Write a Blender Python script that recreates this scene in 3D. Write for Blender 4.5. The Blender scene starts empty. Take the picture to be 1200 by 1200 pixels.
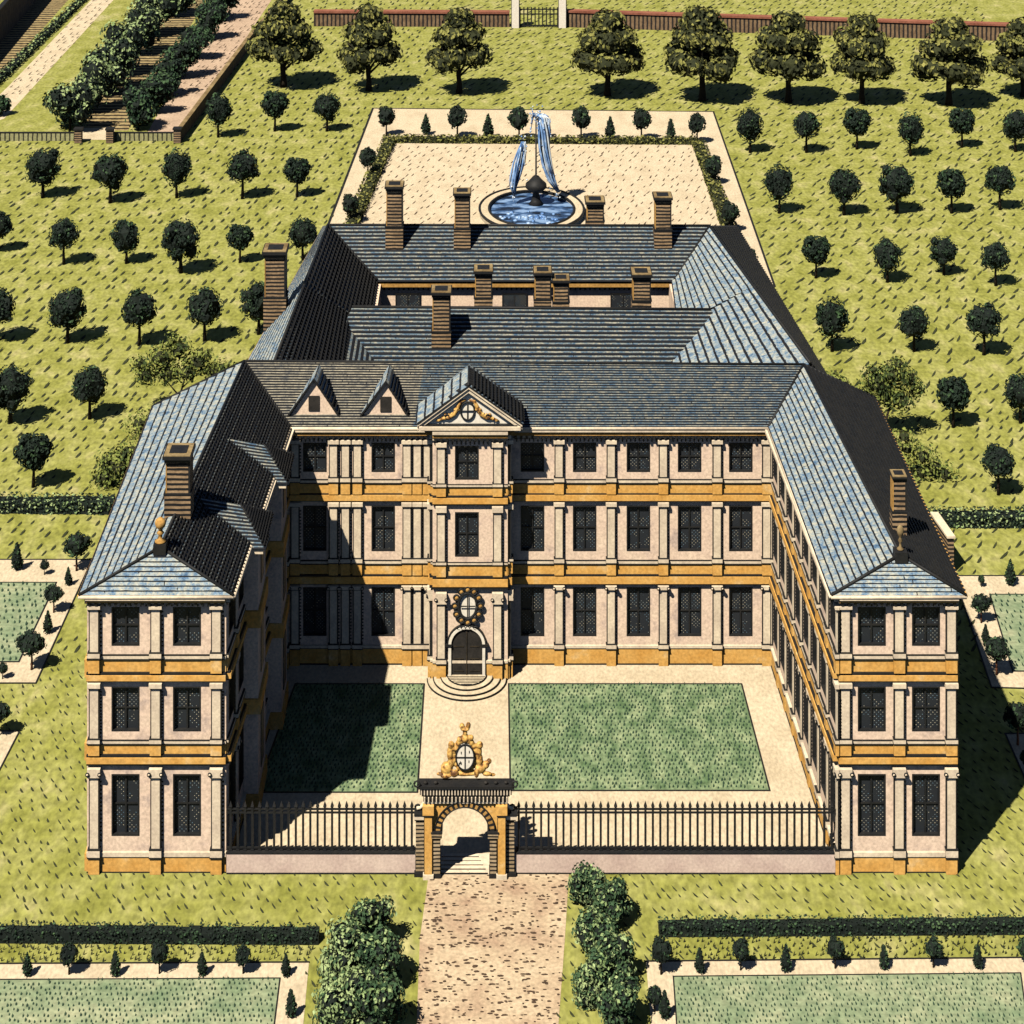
import bpy, bmesh, math, random
from mathutils import Vector, noise as mnoise

# ------------------------------------------------------------------ camera, sky, sun, exposure
sc = bpy.context.scene
COL = sc.collection
F, V, VX, H = 2400.0, -500.0, 575.0, 67.5       # focal length in photo pixels, eye height in metres
cam_d = bpy.data.cameras.new("camera"); cam = bpy.data.objects.new("camera", cam_d); COL.objects.link(cam)
cam.location = (0, 0, H); cam.rotation_euler = (math.radians(90), 0, 0)
cam_d.sensor_width = 36; cam_d.lens = 36 * F / 1200.0
cam_d.shift_x = (600 - VX) / 1200.0; cam_d.shift_y = -(600 - V) / 1200.0
cam_d.clip_start = 1; cam_d.clip_end = 5000
sc.camera = cam
SUN = Vector((0.43, 0.60, -1.0)).normalized()    # the way the light travels
w = bpy.data.worlds.new("World"); sc.world = w; w.use_nodes = True
nt = w.node_tree; bg = nt.nodes["Background"]
sky = nt.nodes.new("ShaderNodeTexSky"); sky.sky_type = 'NISHITA'; sky.sun_disc = False
sky.sun_elevation = math.asin(-SUN.z); sky.sun_rotation = math.atan2(-SUN.x, -SUN.y)
sky.air_density = 0.4; sky.dust_density = 0.1; sky.ozone_density = 0.6
nt.links.new(sky.outputs[0], bg.inputs[0]); bg.inputs[1].default_value = 0.05
sl = bpy.data.lights.new("sun", 'SUN'); so = bpy.data.objects.new("sun", sl); COL.objects.link(so)
sl.energy = 5.0; sl.angle = math.radians(0.5); sl.color = (1.0, 0.93, 0.80)
so.location = (-60, 40, 120); so.rotation_euler = SUN.to_track_quat('-Z', 'Y').to_euler()
sc.view_settings.view_transform = 'Standard'; sc.view_settings.look = 'None'
sc.view_settings.exposure = 0.56; sc.view_settings.gamma = 1.0
sc.cycles.max_bounces = 3; sc.cycles.diffuse_bounces = 0

rng = random.Random(7)

# ------------------------------------------------------------------ helpers
def P(px, py, z=0.0):
    D = F * (H - z) / (py - V)
    return Vector(((px - VX) * D / F, D, z))
def PD(px, py, D):
    return Vector(((px - VX) * D / F, D, H - (py - V) * D / F))
def lerp(a, b, t): return a + (b - a) * t
def interp(x, xs, ys):
    if x <= xs[0]: return ys[0] + (x - xs[0])
    for i in range(len(xs) - 1):
        if x <= xs[i + 1]:
            return lerp(ys[i], ys[i + 1], (x - xs[i]) / (xs[i + 1] - xs[i]))
    return ys[-1] + (x - xs[-1])

class MB:
    def __init__(s): s.v = []; s.f = []; s.m = []; s.uv = []; s.sm = []
    def face(s, pts, m=0, uv=None, smooth=False):
        n = len(s.v); s.v += [Vector(p) for p in pts]
        s.f.append(tuple(range(n, n + len(pts)))); s.m.append(m); s.uv.append(uv); s.sm.append(smooth)
    def hexa(s, a, m=0):   # a: 4 bottom (ccw), 4 top
        b0, b1, b2, b3, t0, t1, t2, t3 = a
        for q in ((b3, b2, b1, b0), (t0, t1, t2, t3), (b0, b1, t1, t0), (b1, b2, t2, t1), (b2, b3, t3, t2), (b3, b0, t0, t3)):
            s.face(q, m)
    def box(s, x0, x1, y0, y1, z0, z1, m=0):
        s.hexa([(x0, y0, z0), (x1, y0, z0), (x1, y1, z0), (x0, y1, z0), (x0, y0, z1), (x1, y0, z1), (x1, y1, z1), (x0, y1, z1)], m)
    def mesh(s, vs, fs, m=0, smooth=True):
        n = len(s.v); s.v += [Vector(p) for p in vs]
        for f in fs:
            s.f.append(tuple(n + i for i in f)); s.m.append(m); s.uv.append(None); s.sm.append(smooth)
    def tube(s, pts, rad, m=0, n=8, smooth=True):
        pts = [Vector(p) for p in pts]
        rad = rad if isinstance(rad, (list, tuple)) else [rad] * len(pts)
        vs = []; fs = []
        for i, p in enumerate(pts):
            d = (pts[min(i + 1, len(pts) - 1)] - pts[max(i - 1, 0)]).normalized()
            a = d.cross(Vector((0.13, 0.97, 0.21))).normalized(); b = d.cross(a)
            for k in range(n):
                t = 2 * math.pi * k / n
                vs.append(p + (a * math.cos(t) + b * math.sin(t)) * rad[i])
        for i in range(len(pts) - 1):
            for k in range(n):
                k2 = (k + 1) % n
                fs.append((i * n + k, i * n + k2, (i + 1) * n + k2, (i + 1) * n + k))
        fs.append(tuple(range(n))[::-1]); fs.append(tuple((len(pts) - 1) * n + k for k in range(n)))
        s.mesh(vs, fs, m, smooth)
    def lathe(s, c, prof, m=0, n=20, smooth=True, sy=1.0, a0=0, a1=2 * math.pi):
        c = Vector(c); vs = []; fs = []; full = abs(a1 - a0 - 2 * math.pi) < 1e-6
        nn = n if full else n + 1
        for (r, z) in prof:
            for k in range(nn):
                t = a0 + (a1 - a0) * k / n
                vs.append(c + Vector((r * math.cos(t), r * sy * math.sin(t), z)))
        for i in range(len(prof) - 1):
            for k in range(n):
                k2 = (k + 1) % nn
                fs.append((i * nn + k, i * nn + k2, (i + 1) * nn + k2, (i + 1) * nn + k))
        s.mesh(vs, fs, m, smooth)
    def prism(s, poly, off, m=0, side=None):
        off = Vector(off); poly = [Vector(p) for p in poly]; side = m if side is None else side
        s.face(poly[::-1], m); s.face([p + off for p in poly], m)
        for i in range(len(poly)):
            a, b = poly[i], poly[(i + 1) % len(poly)]
            s.face([a, b, b + off, a + off], side)
    def build(s, name, mats, parent=None, origin=None, fixn=False):
        me = bpy.data.meshes.new(name)
        org = Vector(origin) if origin is not None else (Vector(WL[parent.name]) if parent is not None and parent.name in WL else Vector((0, 0, 0)))
        me.from_pydata([tuple(p - org) for p in s.v], [], s.f)
        for m in (mats if isinstance(mats, (list, tuple)) else [mats]): me.materials.append(m)
        me.polygons.foreach_set("material_index", s.m)
        me.polygons.foreach_set("use_smooth", s.sm)
        uvl = me.uv_layers.new(name="UVMap"); data = []
        for f, uv in zip(s.f, s.uv):
            if uv is None:
                a, b, c = s.v[f[0]], s.v[f[1]], s.v[f[2]]
                n = (b - a).cross(c - a)
                if n.length < 1e-12: n = Vector((0, 0, 1))
                n.normalize()
                t = Vector((1, 0, 0)) if abs(n.z) > 0.98 else Vector((0, 0, 1)).cross(n).normalized()
                bb = n.cross(t)
                uv = [(s.v[i].dot(t), s.v[i].dot(bb)) for i in f]
            for q in uv: data += [q[0], q[1]]
        uvl.data.foreach_set("uv", data)
        me.update()
        o = bpy.data.objects.new(name, me); COL.objects.link(o)
        if parent is not None:
            o.parent = parent
            if origin is not None: o.location = org - Vector(WL.get(parent.name, (0, 0, 0)))
            WL[o.name] = tuple(org)
        else:
            o.location = org; WL[o.name] = tuple(org)
        return o
WL = {}
def tag(o, label=None, cat=None, group=None, kind=None):
    if label: o["label"] = label
    if cat: o["category"] = cat
    if group: o["group"] = group
    if kind: o["kind"] = kind
    return o
def empty(name, loc, label=None, cat=None, group=None):
    o = bpy.data.objects.new(name, None); COL.objects.link(o); o.location = loc
    o.empty_display_size = 0.3
    WL[o.name] = tuple(loc)
    return tag(o, label, cat, group)
def copy_tree(o, loc, scale=(1, 1, 1), rz=0.0, label=None, group=None):
    c = o.copy(); COL.objects.link(c); c.location = loc; c.scale = scale; c.rotation_euler = (0, 0, rz)
    for ch in o.children:
        d = ch.copy(); COL.objects.link(d); d.parent = c
        for g in ch.children:
            e = g.copy(); COL.objects.link(e); e.parent = d
    if label: c["label"] = label
    if group: c["group"] = group
    return c
def ico(sub):
    bm = bmesh.new(); bmesh.ops.create_icosphere(bm, subdivisions=sub, radius=1.0)
    vs = [v.co.copy() for v in bm.verts]; fs = [tuple(v.index for v in f.verts) for f in bm.faces]; bm.free()
    return vs, fs
ICO1, ICO2, ICO3 = ico(1), ico(2), ico(3)
def blob(mb, c, r, m=0, t=ICO2, amp=0.15, seed=0, freq=1.6, smooth=True):
    r = Vector(r) if not isinstance(r, (int, float)) else Vector((r, r, r))
    vs = []
    for v in t[0]:
        k = 1 + amp * mnoise.noise(v * freq + Vector((seed * 3.1, seed * 1.7, 0)))
        vs.append(Vector(c) + Vector((v.x * r.x, v.y * r.y, v.z * r.z)) * k)
    mb.mesh(vs, t[1], m, smooth)

# ------------------------------------------------------------------ materials
def newmat(name):
    m = bpy.data.materials.new(name); m.use_nodes = True
    return m, m.node_tree, m.node_tree.nodes["Principled BSDF"]
def mth(nt, op, a, b=None, c=None):
    n = nt.nodes.new("ShaderNodeMath"); n.operation = op
    for i, x in enumerate((a, b, c)):
        if x is None: continue
        if hasattr(x, "links"): nt.links.new(x, n.inputs[i])
        else: n.inputs[i].default_value = x
    return n.outputs[0]
def mix(nt, fac, a, b, mode='MIX'):
    n = nt.nodes.new("ShaderNodeMix"); n.data_type = 'RGBA'; n.blend_type = mode
    for sock, x in ((n.inputs[0], fac), (n.inputs[6], a), (n.inputs[7], b)):
        if hasattr(x, "links"): nt.links.new(x, sock)
        elif isinstance(x, (int, float)): sock.default_value = x
        else: sock.default_value = (*x, 1)
    return n.outputs[2]
def ramp(nt, fac, stops, interp_='LINEAR'):
    n = nt.nodes.new("ShaderNodeValToRGB"); nt.links.new(fac, n.inputs[0]); cr = n.color_ramp
    cr.interpolation = interp_
    while len(cr.elements) > 1: cr.elements.remove(cr.elements[-1])
    for i, (p, c) in enumerate(stops):
        e = cr.elements[0] if i == 0 else cr.elements.new(p)
        e.position = p; e.color = (*c, 1) if not isinstance(c, (int, float)) else (c, c, c, 1)
    return n.outputs[0]
def pos(nt, scale=1.0, vec=None):
    g = nt.nodes.new("ShaderNodeNewGeometry"); m = nt.nodes.new("ShaderNodeMapping")
    nt.links.new(g.outputs["Position"], m.inputs[0])
    m.inputs["Scale"].default_value = vec or (scale, scale, scale)
    return m.outputs[0]
def noise(nt, vec, scale, detail=3.0, rough=0.55, out=0):
    n = nt.nodes.new("ShaderNodeTexNoise"); nt.links.new(vec, n.inputs["Vector"])
    n.inputs["Scale"].default_value = scale; n.inputs["Detail"].default_value = detail; n.inputs["Roughness"].default_value = rough
    return n.outputs[out]
def pm(name, stops, scale=1.0, rough=0.85, grain=0.35, gscale=7.0, detail=4.0, vec=None, spec=0.2, bump=0.0, stain=None):
    m, nt, b = newmat(name); p = pos(nt, 1.0, vec)
    c = ramp(nt, noise(nt, p, scale, detail), stops)
    if stain:      # (colour, scale, threshold)
        sfac = ramp(nt, noise(nt, p, stain[1], 3), [(stain[2], 0.0), (stain[2] + 0.12, 1.0)])
        c = mix(nt, sfac, c, stain[0])
    g = ramp(nt, noise(nt, p, gscale, 2), [(0.3, 1 - grain), (0.7, 1 + grain * 0.35)])
    c = mix(nt, 1.0, c, g, 'MULTIPLY')
    nt.links.new(c, b.inputs["Base Color"]); b.inputs["Roughness"].default_value = rough
    b.inputs["Specular IOR Level"].default_value = spec
    if bump:
        bn = nt.nodes.new("ShaderNodeBump"); bn.inputs["Strength"].default_value = bump; bn.inputs["Distance"].default_value = 0.05
        nt.links.new(noise(nt, p, gscale, 3), bn.inputs["Height"]); nt.links.new(bn.outputs[0], b.inputs["Normal"])
    return m

M = {}
M['meadow'] = pm('meadow_grass', [(0.28, (.215, .22, .04)), (0.45, (.285, .285, .065)), (0.58, (.335, .33, .095)), (0.75, (.46, .41, .18))], 0.55, grain=.38, gscale=3.0, vec=(1, .55, 1),
                 stain=((.52, .44, .26), 0.09, 0.66))
M['lawn'] = pm('clipped_lawn', [(0.34, (.10, .165, .075)), (0.5, (.19, .26, .135)), (0.64, (.29, .35, .19))], 1.1, grain=.4, gscale=5, vec=(1, .6, 1))
M['lawn_pale'] = pm('pale_lawn', [(0.3, (.17, .235, .13)), (0.5, (.26, .31, .18)), (0.72, (.40, .41, .25))], 0.6, grain=.3, gscale=3.5)
M['sand'] = pm('cream_gravel', [(0.3, (.52, .42, .28)), (0.6, (.63, .52, .36)), (0.8, (.53, .41, .28))], 0.6, grain=.25, gscale=6, vec=(1, .5, 1))
M['gravel'] = pm('tan_gravel', [(0.3, (.38, .25, .165)), (0.5, (.53, .40, .26)), (0.7, (.62, .49, .33))], 0.35, grain=.3, gscale=5)
M['pinkpath'] = pm('pink_gravel', [(0.3, (.42, .30, .21)), (0.7, (.56, .41, .29))], 0.3, grain=.3, gscale=4)
M['soil'] = pm('dug_soil', [(0.3, (.14, .09, .04)), (0.7, (.34, .25, .12))], 0.5, grain=.3, gscale=4)
M['wall'] = pm('pale_stucco', [(0.30, (.56, .43, .35)), (0.43, (.80, .60, .45)), (0.8, (.86, .67, .49))], 1.0, grain=.25, gscale=7)
M['stone'] = pm('cream_stone', [(0.3, (.62, .50, .37)), (0.7, (.84, .70, .50))], 0.9, grain=.2, gscale=7)
M['ochre'] = pm('ochre_paint', [(0.3, (.66, .33, .07)), (0.6, (.76, .43, .12)), (0.8, (.84, .60, .30))], 0.9, grain=.25, gscale=6)
M['ochre_dark'] = pm('ochre_stone', [(0.3, (.36, .19, .05)), (0.7, (.60, .34, .10))], 1.2, grain=.3, gscale=7)
M['ink'] = pm('black_iron', [(0.3, (.012, .013, .015)), (0.7, (.022, .021, .02))], 2.0, grain=.2, rough=.6)
M['gold'] = pm('gilded_stone', [(0.38, (.10, .045, .02)), (0.47, (.50, .26, .07)), (0.6, (.72, .46, .13)), (0.70, (.26, .12, .06))], 3.6, grain=.3, rough=.5)
M['white'] = pm('white_enamel', [(0.3, (.80, .72, .58)), (0.7, (.85, .78, .66))], 3.0, grain=.15)
M['plinth'] = pm('pink_stone', [(0.3, (.58, .43, .36)), (0.7, (.74, .58, .47))], 0.8, grain=.2)
M['tuft'] = pm('dark_grass_blades', [(0.3, (.02, .024, .012)), (0.7, (.045, .05, .02))], 1.0, grain=.2)
M['lawntuft'] = pm('dark_lawn_blades', [(0.3, (.012, .03, .018)), (0.7, (.03, .06, .035))], 1.0, grain=.2)
M['pebble'] = pm('dark_pebbles', [(0.3, (.05, .032, .022)), (0.7, (.09, .055, .035))], 1.0, grain=.2)
M['bark'] = pm('dark_bark', [(0.3, (.02, .017, .012)), (0.7, (.05, .037, .022))], 3.0, grain=.3)
M['redbark'] = pm('red_bark', [(0.3, (.16, .06, .03)), (0.7, (.24, .11, .06))], 3.0, grain=.3)
M['leaf_dark'] = pm('ink_green_leaves', [(0.35, (.010, .018, .014)), (0.6, (.018, .034, .020)), (0.75, (.05, .10, .04))], 0.75, grain=.3)
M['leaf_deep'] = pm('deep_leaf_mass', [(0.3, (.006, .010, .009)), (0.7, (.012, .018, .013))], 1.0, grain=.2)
M['leaf_olive'] = pm('olive_leaves', [(0.3, (.14, .15, .035)), (0.7, (.30, .28, .08))], 0.8, grain=.4)
M['leaf_olive_dark'] = pm('dark_olive_leaves', [(0.3, (.018, .022, .010)), (0.7, (.045, .05, .018))], 0.8, grain=.3)
M['leaf_mint'] = pm('mint_leaves', [(0.3, (.16, .25, .09)), (0.7, (.40, .48, .22))], 0.8, grain=.35)
M['leaf_green'] = pm('green_leaves', [(0.3, (.03, .07, .035)), (0.7, (.07, .12, .05))], 0.8, grain=.3)
M['foam'] = pm('white_foam', [(0.3, (.45, .55, .66)), (0.7, (.78, .80, .78))], 1.5, rough=.3, grain=.1)
M['leaf_wild'] = pm('wild_leaves', [(0.3, (.12, .16, .035)), (0.7, (.27, .30, .07))], 0.8, grain=.35)
M['leaf_wild_dark'] = pm('dark_wild_leaves', [(0.3, (.03, .05, .015)), (0.7, (.07, .10, .03))], 0.8, grain=.3)
M['terracotta'] = pm('red_coping', [(0.3, (.22, .075, .045)), (0.7, (.33, .13, .08))], 0.6, grain=.3, gscale=4)
M['door'] = pm('dark_door', [(0.3, (.02, .018, .016)), (0.7, (.04, .035, .03))], 2, grain=.2)

def roofmat(name='slate_roof', lw=0.27):
    m, nt, b = newmat(name)
    uv = nt.nodes.new("ShaderNodeUVMap").outputs[0]
    sp = nt.nodes.new("ShaderNodeSeparateXYZ"); nt.links.new(uv, sp.inputs[0])
    u, v = sp.outputs[0], sp.outputs[1]
    p = pos(nt)
    wob = mth(nt, 'MULTIPLY', noise(nt, p, 1.3, 2), 0.16)
    fr = mth(nt, 'FRACT', mth(nt, 'ADD', v, wob))
    line = mth(nt, 'LESS_THAN', fr, mth(nt, 'ADD', mth(nt, 'MULTIPLY', noise(nt, p, 3.0, 2), 0.2), lw - 0.1))
    row = mth(nt, 'FLOOR', mth(nt, 'ADD', v, wob))
    uo = mth(nt, 'ADD', mth(nt, 'MULTIPLY', row, 0.377), mth(nt, 'MULTIPLY', u, 0.9))
    tick = mth(nt, 'MULTIPLY', mth(nt, 'LESS_THAN', mth(nt, 'FRACT', uo), 0.05), mth(nt, 'GREATER_THAN', noise(nt, p, 1.7, 1), 0.6))
    dark = mth(nt, 'MAXIMUM', line, tick)
    base = ramp(nt, noise(nt, p, 2.2, 6, 0.8), [(0.34, (.04, .095, .19)), (0.44, (.14, .22, .31)), (0.52, (.30, .34, .34)), (0.62, (.46, .44, .35))])
    g = ramp(nt, noise(nt, p, 7, 2), [(0.3, 0.72), (0.7, 1.1)])
    base = mix(nt, 1.0, base, g, 'MULTIPLY')
    c = mix(nt, dark, base, (.012, .013, .017))
    nt.links.new(c, b.inputs["Base Color"]); b.inputs["Roughness"].default_value = 0.75
    b.inputs["Specular IOR Level"].default_value = 0.2
    return m
M['slate'] = roofmat('slate_roof', 0.27)
M['slate_shaded'] = roofmat('slate_roof_shaded', 0.60)

def browned(m_, name, cols=((.09, .10, .11), (.20, .19, .16), (.31, .28, .21), (.40, .36, .27))):
    m = m_.copy(); m.name = name; nt = m.node_tree
    for n in nt.nodes:
        if n.type == 'VALTORGB' and len(n.color_ramp.elements) == 4:
            for e, c in zip(n.color_ramp.elements, cols): e.color = (*c, 1)
    return m
M['slate_brown'] = browned(M['slate_shaded'], 'weathered_brown_slate')
M['slate_shaded'] = browned(M['slate_shaded'], 'shaded_grey_blue_slate', ((.03, .07, .135), (.09, .145, .20), (.18, .205, .20), (.34, .32, .25)))  # darker slate copy for right- and front-facing slopes, shade put into the colour
def glassmat():
    m, nt, b = newmat('leaded_glass')
    uv = nt.nodes.new("ShaderNodeUVMap").outputs[0]
    sp = nt.nodes.new("ShaderNodeSeparateXYZ"); nt.links.new(uv, sp.inputs[0])
    a = mth(nt, 'MULTIPLY', mth(nt, 'ADD', sp.outputs[0], sp.outputs[1]), 4.6)
    c = mth(nt, 'MULTIPLY', mth(nt, 'SUBTRACT', sp.outputs[0], sp.outputs[1]), 4.6)
    fa = mth(nt, 'LESS_THAN', mth(nt, 'ABSOLUTE', mth(nt, 'SUBTRACT', mth(nt, 'FRACT', a), 0.5)), 0.125)
    fc = mth(nt, 'LESS_THAN', mth(nt, 'ABSOLUTE', mth(nt, 'SUBTRACT', mth(nt, 'FRACT', c), 0.5)), 0.125)
    p = pos(nt)
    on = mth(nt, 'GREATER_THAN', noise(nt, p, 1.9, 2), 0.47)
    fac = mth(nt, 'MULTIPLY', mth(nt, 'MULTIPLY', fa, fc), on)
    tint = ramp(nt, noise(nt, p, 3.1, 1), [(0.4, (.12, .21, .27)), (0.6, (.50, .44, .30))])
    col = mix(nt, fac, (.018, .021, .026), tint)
    nt.links.new(col, b.inputs["Base Color"]); b.inputs["Roughness"].default_value = 0.6; b.inputs['Specular IOR Level'].default_value = .25
    return m
M['glass'] = glassmat()

def stripemat(name, c1, c2, dark, per, lw, axis=1, wobble=0.3):
    m, nt, b = newmat(name)
    uv = nt.nodes.new("ShaderNodeUVMap").outputs[0]
    sp = nt.nodes.new("ShaderNodeSeparateXYZ"); nt.links.new(uv, sp.inputs[0])
    p = pos(nt)
    t = mth(nt, 'ADD', mth(nt, 'DIVIDE', sp.outputs[axis], per), mth(nt, 'MULTIPLY', noise(nt, p, 1.5, 2), wobble))
    line = mth(nt, 'LESS_THAN', mth(nt, 'FRACT', t), lw)
    base = ramp(nt, noise(nt, p, 1.2, 4), [(0.35, c1), (0.65, c2)])
    g = ramp(nt, noise(nt, p, 7, 2), [(0.3, 0.75), (0.7, 1.1)])
    base = mix(nt, 1.0, base, g, 'MULTIPLY')
    nt.links.new(mix(nt, line, base, dark), b.inputs["Base Color"]); b.inputs["Roughness"].default_value = 0.85
    b.inputs["Specular IOR Level"].default_value = 0.2
    return m
M['brick'] = stripemat('dark_brick', (.24, .16, .09), (.40, .27, .15), (.014, .013, .013), 0.27, 0.5)
M['rust'] = stripemat('ribbed_stone', (.34, .24, .13), (.48, .36, .22), (.02, .018, .015), 0.2, 0.42)
M['gardenwall'] = stripemat('brick_garden_wall', (.16, .10, .055), (.27, .18, .10), (.025, .02, .018), 0.62, 0.42, axis=0)
M['palefence'] = stripemat('pale_paling', (.30, .29, .13), (.38, .36, .18), (.03, .03, .02), 0.55, 0.3, axis=0)
M['beds'] = stripemat('ridged_soil', (.28, .20, .09), (.40, .31, .15), (.035, .026, .016), 1.5, 0.45, axis=1, wobble=0.5)
M['water'] = pm('pool_water', [(0.40, (.012, .016, .025)), (0.50, (.05, .11, .24)), (0.60, (.25, .38, .60))], 0.8, rough=.15, grain=.1, spec=.5, vec=(0.6, 1.3, 1))
M['spray'] = pm('falling_water', [(0.35, (.07, .16, .38)), (0.55, (.22, .38, .66)), (0.7, (.62, .70, .82))], 1.2, rough=.2, grain=.1, spec=.5)

# ------------------------------------------------------------------ setting: ground sheets
def sheet(name, pts, z, m, kind='structure', edge=None):
    mb = MB(); q = [Vector((p.x, p.y, z)) for p in pts]
    if (q[1] - q[0]).cross(q[2] - q[0]).z < 0: q = q[::-1]
    mb.face(q)
    o = mb.build(name, m, origin=(q[0].x, q[0].y, 0)); tag(o, kind=kind)
    return o
def G(*pts): return [P(x, y) for x, y in pts]
INKMATS = {}
def border(mb, pts, wd=0.09, z0=-0.02, z1=0.05, closed=True):
    n = len(pts)
    for i in range(n if closed else n - 1):
        a, b = Vector(pts[i]), Vector(pts[(i + 1) % n]); a.z = b.z = 0
        d = (b - a)
        if d.length < 1e-5: continue
        d.normalize(); nn = Vector((-d.y, d.x, 0)) * wd / 2
        off = 0.0011 * i
        a = a - d * wd / 2; b = b + d * wd / 2
        mb.hexa([a - nn + Vector((0, 0, z0)), b - nn + Vector((0, 0, z0)), b + nn + Vector((0, 0, z0)), a + nn + Vector((0, 0, z0)),
                 a - nn + Vector((0, 0, z1 + off)), b - nn + Vector((0, 0, z1 + off)), b + nn + Vector((0, 0, z1 + off)), a + nn + Vector((0, 0, z1 + off))])
edges = MB()

g = MB(); g.face([(-1500, -300, 0), (1500, -300, 0), (1500, 2500, 0), (-1500, 2500, 0)])
tag(g.build('ground', M['meadow']), kind='structure')
zones = []          # polygons where no meadow tufts grow
def zone(pts): zones.append([(p.x, p.y) for p in pts])
def inside(x, y, poly):
    c = False; n = len(poly); j = n - 1
    for i in range(n):
        xi, yi = poly[i]; xj, yj = poly[j]
        if (yi > y) != (yj > y) and x < (xj - xi) * (y - yi) / (yj - yi) + xi: c = not c
        j = i
    return c

D1 = F * H / (1021 - V); S1 = F / D1            # plane of the wing fronts
D2 = F * H / (778 - V); S2 = F / D2             # plane of the court facade
court = [P(262, 1019), P(985, 1019), P(905, 776), P(335, 776)]
sheet('courtyard_paving', court, 0.012, M['sand'])
zone([P(100, 1021), P(1122, 1021), P(940, 560), P(870, 423), P(330, 423), P(250, 560)])
lawnR = G((598, 927), (902, 927), (869, 802), (596, 802)); sheet('court_lawn', lawnR, 0.03, M['lawn']); border(edges, lawnR)
lawnL = G((300, 929), (489, 929), (497, 802), (346, 802)); sheet('court_lawn', lawnL, 0.03, M['lawn']); border(edges, lawnL)
drive = G((503, 1021), (667, 1021), (662, 1100), (650, 1260), (486, 1260), (492, 1100)); sheet('approach_drive', drive, 0.012, M['gravel']); zone(drive)
# front parterres
fl_path = G((-60, 1130), (362, 1128), (350, 1260), (-60, 1260)); sheet('parterre_path', fl_path, 0.012, M['sand']); zone(fl_path)
border(edges, [fl_path[0], fl_path[1]], 0.07, closed=False)
fl_lawn = G((-60, 1149), (328, 1147), (314, 1260), (-60, 1260)); sheet('parterre_lawn', fl_lawn, 0.03, M['lawn_pale']); border(edges, fl_lawn, 0.06)
fr_path = G((757, 1127), (1260, 1122), (1260, 1260), (768, 1260)); sheet('parterre_path', fr_path, 0.012, M['sand']); zone(fr_path)
border(edges, [fr_path[0], fr_path[1]], 0.07, closed=False)
fr_lawn = G((789, 1145), (1196, 1141), (1212, 1260), (797, 1260)); sheet('parterre_lawn', fr_lawn, 0.03, M['lawn_pale']); border(edges, fr_lawn, 0.06)
# side gardens
sl_path = G((-60, 656), (108, 656), (42, 801), (-60, 801)); sheet('side_garden_path', sl_path, 0.012, M['sand']); zone(sl_path); border(edges, sl_path, 0.09)
sl_lawn = G((-60, 683), (66, 683), (22, 776), (-60, 776)); sheet('side_garden_lawn', sl_lawn, 0.03, M['lawn_pale']); border(edges, sl_lawn, 0.09)
s2 = G((-60, 857), (23, 857), (-30, 960), (-60, 960)); sheet('side_garden_path', s2, 0.012, M['sand']); zone(s2); border(edges, s2, 0.08)
sr_path = G((1118, 675), (1260, 675), (1260, 809), (1162, 806)); sheet('side_garden_path', sr_path, 0.012, M['sand']); zone(sr_path); border(edges, sr_path, 0.09)
sr_lawn = G((1160, 697), (1260, 697), (1260, 787), (1187, 787)); sheet('side_garden_lawn', sr_lawn, 0.03, M['lawn_pale']); border(edges, sr_lawn, 0.09)
s3 = G((1178, 860), (1260, 860), (1260, 960), (1222, 960)); sheet('side_garden_path', s3, 0.012, M['sand']); zone(s3); border(edges, s3, 0.08)
# fountain garden
fo = G((437, 127), (836, 131), (908, 336), (340, 380)); sheet('fountain_garden_walk', fo, 0.012, M['sand']); zone(fo); border(edges, fo[:2][::-1] + [fo[3]], 0.25, closed=False); border(edges, [fo[1], fo[2]], 0.2, closed=False)
# kitchen garden
kg = G((-60, 163), (212, 163), (290, 50), (380, -60), (-60, -60)); zone(kg)
kpath = G((-20, 148), (5, 139), (133, 0), (170, -42), (148, -42), (107, 0), (10, 101), (-20, 130)); sheet('kitchen_garden_path', kpath, 0.012, M['sand'])
kpink = G((172, 157), (207, 157), (288, 45), (345, -40), (292, -40), (256, 2)); sheet('kitchen_garden_path', kpink, 0.012, M['pinkpath'])
sheet('planting_bed', G((92, 153), (150, 153), (262, -35), (205, -35)), 0.012, M['beds'])
sheet('planting_bed', G((-50, 112), (-8, 98), (98, -20), (30, -20), (-50, 60)), 0.012, M['beds'])
sheet('drive_by_garden_gate', G((88, 164), (132, 164), (135, 150), (95, 150)), 0.02, M['sand'])
tag(edges.build('path_edging', M['ink']), kind='structure')

# ------------------------------------------------------------------ tufts (stuff)
def spike(mb, x, y, hgt, lean, wd, ly=0.0, z=0.0):
    a = Vector((x - wd / 2, y - wd * 0.4, z)); b = Vector((x + wd / 2, y - wd * 0.4, z)); c = Vector((x, y + wd * 0.6, z))
    t1 = Vector((x + lean, y + ly, z + hgt)); m1 = Vector((lean * 0.5, ly * 0.5, hgt * 0.5))
    a2, b2, c2 = a + m1 * 1.0, b + m1, c + m1
    n = len(mb.v); mb.v += [a, b, c, a2 + Vector((-wd * .1, 0, 0)), b2 + Vector((wd * .1, 0, 0)), c2, t1]
    for f in ((0, 1, 4, 3), (1, 2, 5, 4), (2, 0, 3, 5), (3, 4, 6), (4, 5, 6), (5, 3, 6)):
        mb.f.append(tuple(n + i for i in f)); mb.m.append(0); mb.uv.append(None); mb.sm.append(False)
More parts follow.
